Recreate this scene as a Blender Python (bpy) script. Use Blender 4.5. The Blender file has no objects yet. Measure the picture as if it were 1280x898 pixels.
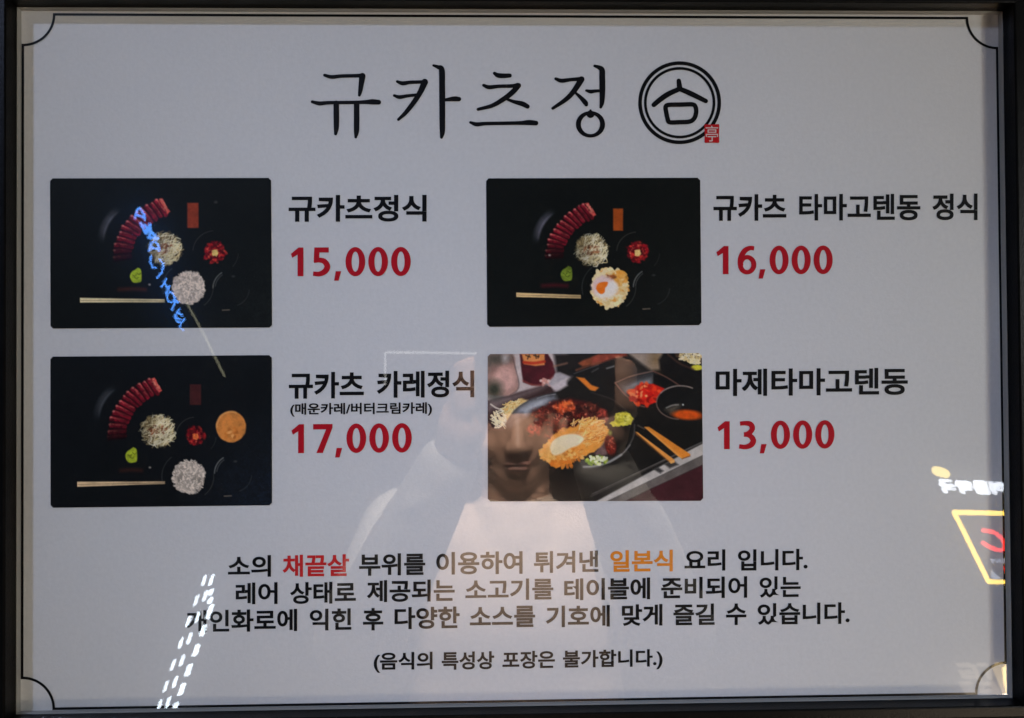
import bpy, bmesh, math, random
import numpy as np
from mathutils import Vector, Matrix, geometry

random.seed(11)
rng = np.random.default_rng(11)
sc = bpy.context.scene
COL = sc.collection

# ------------------------------------------------------------------ camera
# board frame: x right, y down, z into the wall; the sheet lies in z = 0
F, CX, CY = 1000.0, 640.0, 449.0
ZC = 1.55                                    # height of the sheet's centre
BW, BH = 0.576, 0.4029                       # printed border rectangle (A2 sheet)
rv = np.radians([-0.72566, -1.36206, -0.36264])
tv = np.array([0.0041397, -0.0012536, 0.470846])
def rod(r):
    t = np.linalg.norm(r); k = r / t
    K = np.array([[0, -k[2], k[1]], [k[2], 0, -k[0]], [-k[1], k[0], 0]])
    return np.eye(3) + math.sin(t) * K + (1 - math.cos(t)) * K @ K
RM = rod(rv)
CAM = -RM.T @ tv
def b2w(p):
    p = np.atleast_2d(p)
    return np.stack([p[:, 0], p[:, 2], ZC - p[:, 1]], 1)
def P(u, v, z=0.0):
    """pixel of the photograph -> point of the plane z (board frame)"""
    u = np.atleast_1d(np.asarray(u, float)); v = np.atleast_1d(np.asarray(v, float))
    d = np.stack([(u - CX) / F, (v - CY) / F, np.ones_like(u)], 1) @ RM
    s = (z - CAM[2]) / d[:, 2]
    return CAM + d * s[:, None]
ZG = -0.0058                                 # front of the glass
def mirror(p):
    q = np.array(p, float).reshape(-1, 3); q[:, 2] = 2 * ZG - q[:, 2]; return q
def R(u, v, zv):
    """where a thing seen in the glass at that pixel really stands, zv metres out"""
    return b2w(mirror(P(u, v, zv)))

cam_d = bpy.data.cameras.new('camera'); cam = bpy.data.objects.new('camera', cam_d); COL.objects.link(cam)
cam_d.sensor_fit = 'HORIZONTAL'; cam_d.sensor_width = 36.0; cam_d.lens = F / 1280 * 36.0
cam_d.clip_start = 0.01; cam_d.clip_end = 200
def bv(d): return Vector((d[0], d[2], -d[1]))
X, Y, Z = bv(RM[0]), -bv(RM[1]), -bv(RM[2])
loc = Vector(b2w(CAM)[0])
cam.matrix_world = Matrix(((X.x, Y.x, Z.x, loc.x), (X.y, Y.y, Z.y, loc.y), (X.z, Y.z, Z.z, loc.z), (0, 0, 0, 1)))
cam_d.dof.use_dof = True; cam_d.dof.focus_distance = float(-CAM[2]); cam_d.dof.aperture_fstop = 23.0
sc.camera = cam

# ------------------------------------------------------------------ light of a street at night
w = bpy.data.worlds.new('World'); sc.world = w; w.use_nodes = True
bg = w.node_tree.nodes['Background']; bg.inputs[0].default_value = (0.9, 0.95, 1.0, 1); bg.inputs[1].default_value = 0.010
def area(name, pos, target, size, power, col, spread=180):
    l = bpy.data.lights.new(name, 'AREA'); l.shape = 'DISK'; l.size = size; l.energy = power; l.color = col
    l.spread = math.radians(spread)
    o = bpy.data.objects.new(name, l); COL.objects.link(o); o.location = pos
    o.rotation_euler = (Vector(target) - Vector(pos)).to_track_quat('-Z', 'Y').to_euler()
    return o
TGT = (0, 0, ZC)
area('shop_lamp', (3.24, -3.6, 1.91), TGT, 0.50, 51, (0.97, 0.98, 0.97))
area('low_sign_lamp', (1.44, -1.7, 0.48), TGT, 0.32, 12.6, (1.0, 0.80, 0.60))
area('awning_lamp', (0.05, -0.06, 2.28), (0.02, -0.95, 1.40), 0.25, 11.8, (1.0, 0.88, 0.78), 46)
def spot(name, pos, target, power, col, cone, radius):
    l = bpy.data.lights.new(name, 'SPOT'); l.energy = power; l.color = col; l.spot_size = math.radians(cone); l.spot_blend = 1.0; l.shadow_soft_size = radius
    o = bpy.data.objects.new(name, l); COL.objects.link(o); o.location = pos
    o.rotation_euler = (Vector(target) - Vector(pos)).to_track_quat('-Z', 'Y').to_euler()
spot('street_spot', (-2.52, -4.2, 4.15), (-0.01, 0, ZC - 0.07), 1260, (0.54, 0.655, 1.0), 7.5, 0.32)
vs = sc.view_settings
vs.view_transform = 'Standard'; vs.look = 'None'; vs.exposure = 0.0; vs.gamma = 1.0
sc.render.engine = 'CYCLES'
sc.cycles.max_bounces = 8; sc.cycles.transparent_max_bounces = 12

# ------------------------------------------------------------------ helpers
def srgb(c):
    c = np.asarray(c, float) / 255.0
    return np.where(c <= 0.04045, c / 12.92, ((c + 0.055) / 1.055) ** 2.4)
PRINT = 1.80                                  # ink reflectance per displayed brightness
def ink(c): return tuple(np.clip(srgb(c) * 1.18, 0, 0.9))
def new_mat(name):
    m = bpy.data.materials.new(name); m.use_nodes = True
    return m, m.node_tree.nodes, m.node_tree.links, m.node_tree.nodes['Principled BSDF']
def pbr(name, col, rough=0.5, metal=0.0, spec=0.5, noise=0.0, nscale=60.0, bump=0.0, bscale=400.0):
    m, n, l, b = new_mat(name)
    b.inputs['Roughness'].default_value = rough; b.inputs['Metallic'].default_value = metal
    b.inputs['Specular IOR Level'].default_value = spec
    b.inputs['Base Color'].default_value = (*col, 1)
    tc = n.new('ShaderNodeTexCoord')
    if noise:
        t = n.new('ShaderNodeTexNoise'); t.inputs['Scale'].default_value = nscale; t.inputs['Detail'].default_value = 6
        l.new(tc.outputs['Object'], t.inputs['Vector'])
        mr = n.new('ShaderNodeMapRange'); mr.inputs['From Min'].default_value = 0.3; mr.inputs['From Max'].default_value = 0.7
        mr.inputs['To Min'].default_value = 1 - noise; mr.inputs['To Max'].default_value = 1 + noise
        l.new(t.outputs['Fac'], mr.inputs['Value'])
        mx = n.new('ShaderNodeVectorMath'); mx.operation = 'SCALE'; mx.inputs[0].default_value = col
        l.new(mr.outputs['Result'], mx.inputs['Scale']); l.new(mx.outputs['Vector'], b.inputs['Base Color'])
    if bump:
        t2 = n.new('ShaderNodeTexNoise'); t2.inputs['Scale'].default_value = bscale; t2.inputs['Detail'].default_value = 4
        l.new(tc.outputs['Object'], t2.inputs['Vector'])
        bp = n.new('ShaderNodeBump'); bp.inputs['Strength'].default_value = bump; bp.inputs['Distance'].default_value = 0.001
        l.new(t2.outputs['Fac'], bp.inputs['Height']); l.new(bp.outputs['Normal'], b.inputs['Normal'])
    return m
def glow(name, col, strength):
    m = bpy.data.materials.new(name); m.use_nodes = True; n = m.node_tree.nodes; n.clear()
    e = n.new('ShaderNodeEmission'); e.inputs[0].default_value = (*col, 1); e.inputs[1].default_value = strength
    o = n.new('ShaderNodeOutputMaterial'); m.node_tree.links.new(e.outputs[0], o.inputs[0])
    return m
def tag(o, label=None, cat=None, group=None, kind=None):
    for k, v in (('label', label), ('category', cat), ('group', group), ('kind', kind)):
        if v: o[k] = v
    return o
def empty(name, loc):
    o = bpy.data.objects.new(name, None); COL.objects.link(o); o.location = loc; o.empty_display_size = 0.05
    return o
def mesh(name, verts, faces, mat, parent=None, smooth=False):
    """verts in world coordinates"""
    me = bpy.data.meshes.new(name)
    me.from_pydata([tuple(map(float, v)) for v in verts], [], [tuple(map(int, f)) for f in faces]); me.update()
    if smooth: me.polygons.foreach_set('use_smooth', [True] * len(me.polygons))
    me.materials.append(mat)
    o = bpy.data.objects.new(name, me); COL.objects.link(o)
    if parent: attach(o, parent)
    return o
def root_pos(o):
    p = Vector((0, 0, 0))
    while o: p += o.location; o = o.parent
    return p
def attach(o, parent):
    o.parent = parent; o.location = -root_pos(parent)
def box_geo(lo, hi):
    (a, b, c), (d, e, f) = lo, hi
    v = [(a, b, c), (d, b, c), (d, e, c), (a, e, c), (a, b, f), (d, b, f), (d, e, f), (a, e, f)]
    return v, [(0, 3, 2, 1), (4, 5, 6, 7), (0, 1, 5, 4), (1, 2, 6, 5), (2, 3, 7, 6), (3, 0, 4, 7)]
class Geo:
    def __init__(s): s.v = []; s.f = []
    def add(s, v, f):
        o = len(s.v); s.v += [tuple(p) for p in v]; s.f += [tuple(i + o for i in q) for q in f]
    def tube(s, pts, r, n=8, closed=False):
        pts = [Vector(p) for p in pts]; N = len(pts); rr = r if hasattr(r, '__len__') else [r] * N
        rings = []
        for i, p in enumerate(pts):
            a = pts[(i - 1) % N] if (closed or i) else p; b = pts[(i + 1) % N] if (closed or i < N - 1) else p
            t = (b - a).normalized(); h = Vector((0, 1, 0)) if abs(t.y) < .9 else Vector((1, 0, 0))
            e1 = t.cross(h).normalized(); e2 = t.cross(e1)
            rings.append([p + (e1 * math.cos(2 * math.pi * k / n) + e2 * math.sin(2 * math.pi * k / n)) * rr[i] for k in range(n)])
        o = len(s.v); s.v += [tuple(q) for ring in rings for q in ring]
        for i in range(N if closed else N - 1):
            j = (i + 1) % N
            for k in range(n):
                s.f.append((o + i * n + k, o + i * n + (k + 1) % n, o + j * n + (k + 1) % n, o + j * n + k))
        if not closed:
            s.f.append(tuple(o + k for k in range(n))[::-1]); s.f.append(tuple(o + (N - 1) * n + k for k in range(n)))
    def ball(s, c, r, seg=14, rot=None):
        r = (r, r, r) if not hasattr(r, '__len__') else r
        v = []; f = []; rings = seg // 2
        for i in range(rings + 1):
            th = math.pi * i / rings
            for k in range(seg):
                ph = 2 * math.pi * k / seg
                q = Vector((r[0] * math.sin(th) * math.cos(ph), r[1] * math.sin(th) * math.sin(ph), r[2] * math.cos(th)))
                if rot: q = rot @ q
                v.append(Vector(c) + q)
        for i in range(rings):
            for k in range(seg):
                f.append((i * seg + k, (i + 1) * seg + k, (i + 1) * seg + (k + 1) % seg, i * seg + (k + 1) % seg))
        s.add(v, f)
    def limb(s, a, b, ra, rb, seg=14):
        a, b = Vector(a), Vector(b)
        s.ball(a, ra, seg); s.ball(b, rb, seg); s.tube([a, b], [ra, rb], seg)
    def build(s, name, mat, parent=None, smooth=False): return mesh(name, s.v, s.f, mat, parent, smooth)
def catmull(pts, step=10):
    pts = np.asarray(pts, float)
    if len(pts) < 3:
        t = np.linspace(0, 1, step)[:, None]; return pts[0] * (1 - t) + pts[1] * t
    q = np.vstack([2 * pts[0] - pts[1], pts, 2 * pts[-1] - pts[-2]]); out = []
    for i in range(1, len(q) - 2):
        p0, p1, p2, p3 = q[i - 1:i + 3]
        for t in np.linspace(0, 1, step, endpoint=False):
            out.append(.5 * (2 * p1 + (p2 - p0) * t + (2 * p0 - 5 * p1 + 4 * p2 - p3) * t * t + (3 * p1 - p0 - 3 * p2 + p3) * t ** 3))
    out.append(q[-2]); return np.array(out)
def ribbon(pts, step=10, cap=True):
    """brush stroke (x, y, width) -> outline polygon"""
    c = catmull(pts, step); xy = c[:, :2]; r = c[:, 2] / 2
    d = np.gradient(xy, axis=0); d /= np.linalg.norm(d, axis=1)[:, None] + 1e-9
    nrm = np.stack([-d[:, 1], d[:, 0]], 1)
    L = xy + nrm * r[:, None]; Rr = xy - nrm * r[:, None]
    out = list(L)
    a = np.linspace(math.pi / 2, -math.pi / 2, 9)[1:-1]
    if cap: out += [xy[-1] + r[-1] * (d[-1] * math.cos(t) + nrm[-1] * math.sin(t)) for t in a]
    out += list(Rr[::-1])
    if cap: out += [xy[0] + r[0] * (-d[0] * math.cos(t) - nrm[0] * math.sin(t)) for t in a]
    return np.array(out)
def strip_faces(c):
    """quads for a stroke; returns verts, faces with fan caps"""
    c = np.asarray(c); n = len(c)
    return c, n

# ------------------------------------------------------------------ materials
M = {}
M['black_frame'] = pbr('black_satin_frame', (0.003, 0.003, 0.0029), 0.30, 0, 0.08, 0.25, 90, 0.15, 900)
M['wall'] = pbr('dark_wall', (0.010, 0.010, 0.011), 0.7, 0, 0.3, 0.3, 12, 0.3, 60)
M['floor'] = pbr('dark_paving', (0.03, 0.03, 0.032), 0.8, 0, 0.3, 0.3, 9)
M['backing'] = pbr('grey_backing_board', (0.25, 0.24, 0.22), 0.8)
M['paper'] = pbr('white_poster_paper', (0.60, 0.598, 0.612), 0.55, 0, 0.25, 0.03, 420, 0.12, 700)
M['black_ink'] = pbr('black_ink', (0.004, 0.004, 0.005), 0.5, 0, 0.08)
M['red_ink'] = pbr('red_ink', ink((160, 12, 28)), 0.5, 0, 0.10)
M['seal_ink'] = pbr('seal_red_ink', ink((168, 22, 26)), 0.5, 0, 0.10)
M['bright_red_ink'] = pbr('bright_red_ink', ink((178, 36, 38)), 0.5, 0, 0.10)
M['orange_ink'] = pbr('orange_ink', ink((205, 122, 28)), 0.5, 0, 0.10)
M['white_ink'] = pbr('unprinted_white', (0.58, 0.48, 0.46), 0.5, 0, 0.3)
def ripple(m):
    n, l = m.node_tree.nodes, m.node_tree.links; b = n['Principled BSDF']; bp0 = [x for x in n if x.type == 'BUMP'][0]
    t = n.new('ShaderNodeTexNoise'); t.inputs['Scale'].default_value = 4.5; t.inputs['Detail'].default_value = 2
    tc = n.new('ShaderNodeTexCoord'); l.new(tc.outputs['Object'], t.inputs['Vector'])
    bp = n.new('ShaderNodeBump'); bp.inputs['Strength'].default_value = 0.5; bp.inputs['Distance'].default_value = 0.012
    l.new(t.outputs['Fac'], bp.inputs['Height']); l.new(bp.outputs['Normal'], bp0.inputs['Normal'])
ripple(M['paper'])
def print_mat():
    m, n, l, b = new_mat('photo_print')
    a = n.new('ShaderNodeAttribute'); a.attribute_name = 'ink'
    t = n.new('ShaderNodeTexNoise'); t.inputs['Scale'].default_value = 1500; t.inputs['Detail'].default_value = 2
    tc = n.new('ShaderNodeTexCoord'); l.new(tc.outputs['Object'], t.inputs['Vector'])
    mr = n.new('ShaderNodeMapRange'); mr.inputs['To Min'].default_value = 0.86; mr.inputs['To Max'].default_value = 1.14
    l.new(t.outputs['Fac'], mr.inputs['Value'])
    s = n.new('ShaderNodeVectorMath'); s.operation = 'SCALE'
    l.new(a.outputs['Color'], s.inputs[0]); l.new(mr.outputs['Result'], s.inputs['Scale'])
    l.new(s.outputs['Vector'], b.inputs['Base Color'])
    b.inputs['Roughness'].default_value = 0.45; b.inputs['Specular IOR Level'].default_value = 0.08
    return m
M['photo'] = print_mat()
def glass_mat():
    m = bpy.data.materials.new('clear_glass'); m.use_nodes = True; n = m.node_tree.nodes; l = m.node_tree.links; n.clear()
    out = n.new('ShaderNodeOutputMaterial'); tr = n.new('ShaderNodeBsdfTransparent'); tr.inputs[0].default_value = (0.985, 0.995, 0.988, 1)
    gl = n.new('ShaderNodeBsdfGlossy'); gl.inputs['Roughness'].default_value = 0.012
    tc = n.new('ShaderNodeTexCoord')
    g2 = n.new('ShaderNodeBsdfGlossy'); g2.inputs['Roughness'].default_value = 0.13
    gm = n.new('ShaderNodeMixShader'); gm.inputs[0].default_value = 0.16
    l.new(gl.outputs[0], gm.inputs[1]); l.new(g2.outputs[0], gm.inputs[2])
    fr = n.new('ShaderNodeFresnel'); fr.inputs['IOR'].default_value = 1.5
    geo = n.new('ShaderNodeNewGeometry')
    two = n.new('ShaderNodeMath'); two.operation = 'MULTIPLY'; two.inputs[1].default_value = 1.9   # both faces of the pane
    l.new(fr.outputs[0], two.inputs[0])
    inv = n.new('ShaderNodeMath'); inv.operation = 'SUBTRACT'; inv.inputs[0].default_value = 1.0
    l.new(geo.outputs['Backfacing'], inv.inputs[1])
    fac = n.new('ShaderNodeMath'); fac.operation = 'MULTIPLY'; l.new(two.outputs[0], fac.inputs[0]); l.new(inv.outputs[0], fac.inputs[1])
    mx = n.new('ShaderNodeMixShader'); l.new(fac.outputs[0], mx.inputs[0]); l.new(tr.outputs[0], mx.inputs[1]); l.new(gm.outputs[0], mx.inputs[2])
    # faint film of dust
    du = n.new('ShaderNodeTexNoise'); du.inputs['Scale'].default_value = 900; du.inputs['Detail'].default_value = 3
    l.new(tc.outputs['Object'], du.inputs['Vector'])
    mr = n.new('ShaderNodeMapRange'); mr.inputs['From Min'].default_value = 0.66; mr.inputs['From Max'].default_value = 0.80
    mr.inputs['To Max'].default_value = 0.02; l.new(du.outputs['Fac'], mr.inputs['Value'])
    df = n.new('ShaderNodeBsdfDiffuse'); df.inputs[0].default_value = (0.7, 0.7, 0.7, 1)
    m2 = n.new('ShaderNodeMixShader'); l.new(mr.outputs['Result'], m2.inputs[0]); l.new(mx.outputs[0], m2.inputs[1]); l.new(df.outputs[0], m2.inputs[2])
    l.new(m2.outputs[0], out.inputs[0])
    return m
M['glass'] = glass_mat()

# ------------------------------------------------------------------ setting
v, f = box_geo((-3.0, 0.024, -0.0), (3.0, 0.12, 3.2)); tag(mesh('wall', v, f, M['wall']), kind='structure')
v, f = box_geo((-4.0, -9.0, -0.10), (4.0, 0.12, -0.004)); tag(mesh('floor', v, f, M['floor']), kind='structure')

# ------------------------------------------------------------------ frame with its glass
XL = P(24.9, 449)[0][0]; XR = P(1255.0, 449)[0][0]; YT = P(640, 14.9)[0][1]; YB = P(640, 880.2)[0][1]
HF, FW = 0.0142, 0.0072
fr_ = empty('picture_frame', (0, 0.02, ZC - YB)); 
tag(fr_, 'slim black frame with a clear glass pane round the white menu sheet', 'frame')
prof = [(0.0, 0.0), (0.0, -HF + 0.0008), (0.0003, -HF + 0.0002), (0.0009, -HF), (FW - 0.0012, -HF), (FW - 0.0004, -HF + 0.0003),
        (FW, -HF + 0.0011), (FW, 0.012), (0.0022, 0.012), (0.0022, 0.003), (0.0, 0.003)]
def rail(p0, p1, out):
    """mitred rail between two inner corners (board x, y)"""
    p0, p1, out = map(np.array, (p0, p1, out)); d = (p1 - p0) / np.linalg.norm(p1 - p0)
    vs_, n = [], len(prof)
    for s, e in ((-1, p0), (1, p1)):
        for a, z in prof:
            q = e + out * a + d * s * a * 0.965
            vs_.append((q[0], q[1], z))
    fs = [(i, (i + 1) % n, n + (i + 1) % n, n + i) for i in range(n)] + [tuple(range(n))[::-1], tuple(range(n, 2 * n))]
    o = mesh('frame_rail', b2w(np.array(vs_)), fs, M['black_frame'], fr_)
    bm = bmesh.new(); bm.from_mesh(o.data); bmesh.ops.recalc_face_normals(bm, faces=bm.faces); bm.to_mesh(o.data); bm.free()
rail((XL, YT), (XR, YT), (0., -1.)); rail((XL, YB), (XR, YB), (0., 1.))
rail((XL, YT), (XL, YB), (-1., 0.)); rail((XR, YT), (XR, YB), (1., 0.))
v, f = box_geo((XL + 0.0004, ZG, ZC - YB + 0.0004), (XR - 0.0004, ZG + 0.002, ZC - YT - 0.0004)); mesh('glass', v, f, M['glass'], fr_)
M['spacer'] = pbr('grey_spacer', (0.34, 0.33, 0.31), 0.6)
zs0, zs1 = ZC - YB, ZC - YT; sp = ZG + 0.0021
for lo, hi in (((XL + .0002, sp, zs0 + .0002), (XL + .0007, -.0001, zs1 - .0002)), ((XR - .0007, sp, zs0 + .0002), (XR - .0002, -.0001, zs1 - .0002)),
               ((XL + .0008, sp, zs0 + .0002), (XR - .0008, -.0001, zs0 + .0007)), ((XL + .0008, sp, zs1 - .0007), (XR - .0008, -.0001, zs1 - .0002))):
    v, f = box_geo(lo, hi); mesh('spacer', v, f, M['spacer'], fr_)
v, f = box_geo((XL - 0.0018, 0.0032, ZC - YB - 0.0018), (XR + 0.0018, 0.010, ZC - YT + 0.0018)); mesh('backing_board', v, f, M['backing'], fr_)

# ------------------------------------------------------------------ printed sheet
po = empty('menu_poster', (0, 0.0, ZC - YB))
tag(po, 'white printed menu sheet with four dish photos, prices and Korean lettering', 'poster')
v, f = box_geo((XL + 0.0002, 0.0, ZC - YB + 0.0002), (XR - 0.0002, 0.0022, ZC - YT - 0.0002)); mesh('sheet', v, f, M['paper'], po)
ZI = -0.00025                                  # ink lies a hair above the paper
LAYER = [0]
def flat(name, polys, mat, parent, k=1.0):
    """polys: list of (pixel verts Nx2, faces)"""
    V, Fc = [], []
    for i, (uv, fc) in enumerate(polys):
        o = len(V); q = P(uv[:, 0], uv[:, 1], ZI * k - 0.000004 * i); V += list(b2w(q)); Fc += [tuple(o + j for j in t) for t in fc]
    return mesh(name, V, Fc, mat, parent)
def outline(pts):
    tri = geometry.tessellate_polygon([[Vector((p[0], p[1], 0)) for p in pts]])
    return pts, [t for t in tri]
def annulus(cx, cy, ro, ri, n=96):
    ro = ro if hasattr(ro, '__len__') else (ro, ro); ri = ri if hasattr(ri, '__len__') else (ri, ri)
    a = np.linspace(0, 2 * math.pi, n, endpoint=False)
    v = np.vstack([np.stack([cx + ro[0] * np.cos(a), cy + ro[1] * np.sin(a)], 1), np.stack([cx + ri[0] * np.cos(a), cy + ri[1] * np.sin(a)], 1)])
    return v, [(i, (i + 1) % n, n + (i + 1) % n, n + i) for i in range(n)]
def closed_stroke(pts, wd, step=8):
    pts = np.array(pts, float); q = np.vstack([pts[-2:-1] if np.allclose(pts[0], pts[-1]) else pts[-1:], pts, pts[1:2]])
    c = catmull(np.vstack([pts, pts[:1]]) if not np.allclose(pts[0], pts[-1]) else pts, step)[:-1]
    d = np.roll(c, -1, 0) - np.roll(c, 1, 0); d /= np.linalg.norm(d, axis=1)[:, None]; nn = np.stack([-d[:, 1], d[:, 0]], 1)
    v = np.vstack([c + nn * wd / 2, c - nn * wd / 2]); n = len(c)
    return v, [(i, (i + 1) % n, n + (i + 1) % n, n + i) for i in range(n)]

# border line with hollow corners
def border():
    hw = 0.00074; g = []; rad = 0.0180; a_, b_ = BW / 2, BH / 2
    V, Fc = [], []
    def seg(pts):
        pts = np.array(pts); d = np.gradient(pts, axis=0); d /= np.linalg.norm(d, axis=1)[:, None]; nn = np.stack([-d[:, 1], d[:, 0]], 1)
        o = len(V); n = len(pts)
        for p in np.vstack([pts + nn * hw, pts - nn * hw]): V.append((p[0], p[1], ZI))
        for i in range(n - 1): Fc.append((o + i, o + i + 1, o + n + i + 1, o + n + i))
    for s in (-1, 1):
        seg([(-a_ + rad - hw, s * b_), (a_ - rad + hw, s * b_)]); seg([(s * a_, -b_ + rad - hw), (s * a_, b_ - rad + hw)])
    for sx in (-1, 1):
        for sy in (-1, 1):
            t = np.linspace(0, math.pi / 2, 20)
            seg(np.stack([sx * a_ - sx * rad * np.cos(t), sy * b_ - sy * rad * np.sin(t)], 1) + np.array([0, 0]))
    V2 = [(x, y, z - 1e-6 * i / 40) for i, (x, y, z) in enumerate(V)]
    return mesh('border_line', b2w(np.array(V2)), Fc, M['black_ink'], po)
border()

# brush-lettered title
def zz(pts, o, k): return [(o[0] + p[0] / k, o[1] + p[1] / k) + ((p[2] * 1.12 / k,) if len(p) > 2 else ()) for p in pts]
O1, O2 = (380, 65), (570, 65)
T = [
 [(O1, [[(165,187,22),(220,201,28),(300,194,26),(430,191,27),(472,190,34)], [(467,194,46),(459,250,38),(450,315,30),(443,347,20)],
  [(66,400,22),(125,413,30),(200,407,26),(400,405,26),(490,402,29),(545,400,38),(598,403,34)],
  [(258,412,40),(259,540,40),(258,610,36),(253,656,22)], [(421,412,40),(421,560,40),(420,635,37),(414,682,20)]])],
 [(O1, [[(746,238,20),(790,252,30),(850,244,26),(940,241,26),(968,240,36)], [(966,242,48),(930,322,40),(880,402,36),(812,488,30),(755,542,20)],
  [(722,350,20),(765,362,28),(830,352,24),(908,344,22)], [(1036,109,18),(1072,122,28),(1101,142,42),(1105,250,42),(1106,400,42),(1107,600,40),(1106,650,35),(1100,684,22)],
  [(1120,386,20),(1165,380,29),(1205,376,36),(1240,378,32)]])],
 [(O2, [[(308,172,24),(336,188,34),(380,192,34),(430,190,30)], [(221,268,22),(265,283,30),(340,276,26),(450,273,27),(495,268,36)],
  [(500,270,38),(455,320,38),(390,372,36),(290,430,30),(176,460,22)], [(390,372,16),(460,398,26),(530,416,36),(572,437,32)],
  [(116,565,20),(165,580,30),(240,574,26),(430,571,26),(520,569,29),(585,566,38),(640,570,34)]])],
 [(O2, [[(799,216,22),(845,231,30),(920,222,26),(985,218,29),(1008,216,34)], [(1004,220,44),(945,312,38),(880,380,33),(775,452,22)],
  [(950,322,16),(998,366,28),(1034,406,36),(1042,422,28)], [(1043,310,18),(1078,318,28),(1110,314,24),(1152,312,22)],
  [(1110,113,20),(1144,125,30),(1168,145,40),(1170,200,42),(1171,300,42),(1168,400,34),(1158,443,20)], [(1076,470,18),(1076,484,60),(1076,496,60)]])]]
for gi, gl in enumerate(T):
    polys = []
    for o, strokes in gl:
        for s in strokes: polys.append(outline(ribbon(zz(s, o, 6.4), 9)))
    if gi == 3: polys.append(annulus(570 + 1076 / 6.4, 65 + 580 / 6.4, (117 / 6.4, 106 / 6.4), (76 / 6.4, 78 / 6.4)))
    flat('title_letter', polys, M['black_ink'], po)

# round emblem and red seal
OE, KE = (780, 65), 7.184
ex, ey = OE[0] + 500 / KE, OE[1] + 457 / KE
em = flat('round_emblem', [annulus(ex, ey, 372 / KE, 339 / KE), annulus(ex, ey, 321 / KE, 296 / KE)], M['black_ink'], po)
flat('roof_mark', [outline(ribbon(zz(s, OE, KE), 8)) for s in ([(492, 260, 36), (496, 290, 40), (500, 325, 44)],
     [(505, 330, 38), (400, 378, 42), (330, 425, 42), (268, 476, 38)], [(495, 330, 38), (600, 375, 42), (735, 442, 36)])], M['black_ink'], em)
flat('box_mark', [closed_stroke(zz([(374, 515), (378, 486), (410, 476), (510, 474), (610, 472), (640, 490), (648, 540), (632, 595), (590, 626), (500, 632), (410, 632), (392, 600)], OE, KE), 41 / KE)], M['black_ink'], em)
se = flat('red_seal', [outline(np.array(zz([(722, 656), (728, 651), (790, 653), (852, 649), (856, 660), (853, 740), (856, 812), (848, 818), (780, 815), (728, 818), (723, 810), (725, 740)], OE, KE)))], M['seal_ink'], po, 1.5)

_fc = {}
def glyphs(body, off):
    key = (body, off)
    if key not in _fc:
        c = bpy.data.curves.new('txt', 'FONT'); c.body = body; c.offset = off; c.resolution_u = 6
        o = bpy.data.objects.new('txt', c); COL.objects.link(o); bpy.context.view_layer.update()
        dg = bpy.context.evaluated_depsgraph_get(); me = bpy.data.meshes.new_from_object(o.evaluated_get(dg))
        n = len(me.vertices); a = np.zeros(n * 3); me.vertices.foreach_get('co', a); a = a.reshape(-1, 3)[:, :2]
        fc = [tuple(p.vertices) for p in me.polygons]
        bpy.data.objects.remove(o); bpy.data.meshes.remove(me); _fc[key] = (a, fc)
    return _fc[key]
def slope(y): return 0.0043 - 0.0203 * (y - 18) / 868
def word(body, x0, y0, x1, y1, off=0.018, sh=(0, 0)):
    a, fc = glyphs(body, off); mn, mx = a.min(0), a.max(0)
    a = a + np.array(sh) * 0.8; mn = mn - abs(sh[0]) * 0.8; mx = mx + abs(sh[0]) * 0.8
    u = x0 + (a[:, 0] - mn[0]) / (mx[0] - mn[0]) * (x1 - x0); vv = y1 - (a[:, 1] - mn[1]) / (mx[1] - mn[1]) * (y1 - y0)
    vv = vv + slope(y1) * (u - (x0 + x1) / 2)
    return np.stack([u, vv], 1), [t[::-1] for t in fc]
def lines(name, words, mat, parent=po, off=0.018, k=1.0):
    ws = []
    for w in words:                            # syllables too tight for one heavy outline are struck four times, as a bold print is
        if '겨' in w[0] or '고' in w[0]: ws += [word(*w, off=off / 2, sh=(sx * off / 2, sy * off / 2)) for sx in (-1, 1) for sy in (-1, 1)]
        else: ws.append(word(*w, off=off))
    return flat(name, ws, mat, parent, k)
q = zz([(733, 664), (846, 806)], OE, KE)
lines('seal_character', [('亭', *q[0], *q[1])], M['white_ink'], se, 0.0, 2.0)
OFN = 0.028
lines('dish_name', [('규카츠정식', 360.7, 243.9, 533.2, 277.3)], M['black_ink'], off=OFN)
lines('dish_name', [('규카츠', 361.1, 465.2, 454.8, 498.4), ('카레정식', 471, 463.7, 592.7, 497.2)], M['black_ink'], off=OFN)
lines('dish_name', [('규카츠', 891.8, 243, 983, 276.2), ('타마고텐동', 999, 242.6, 1150.5, 275.8), ('정식', 1165.5, 242.2, 1222, 275.4)], M['black_ink'], off=OFN)
lines('dish_name', [('마제타마고텐동', 894.6, 460.6, 1134.8, 494.6)], M['black_ink'], off=OFN)
lines('dish_note', [('(매운카레/버터크림카레)', 362.8, 503.6, 540, 520.4)], M['black_ink'], off=0.026)

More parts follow.
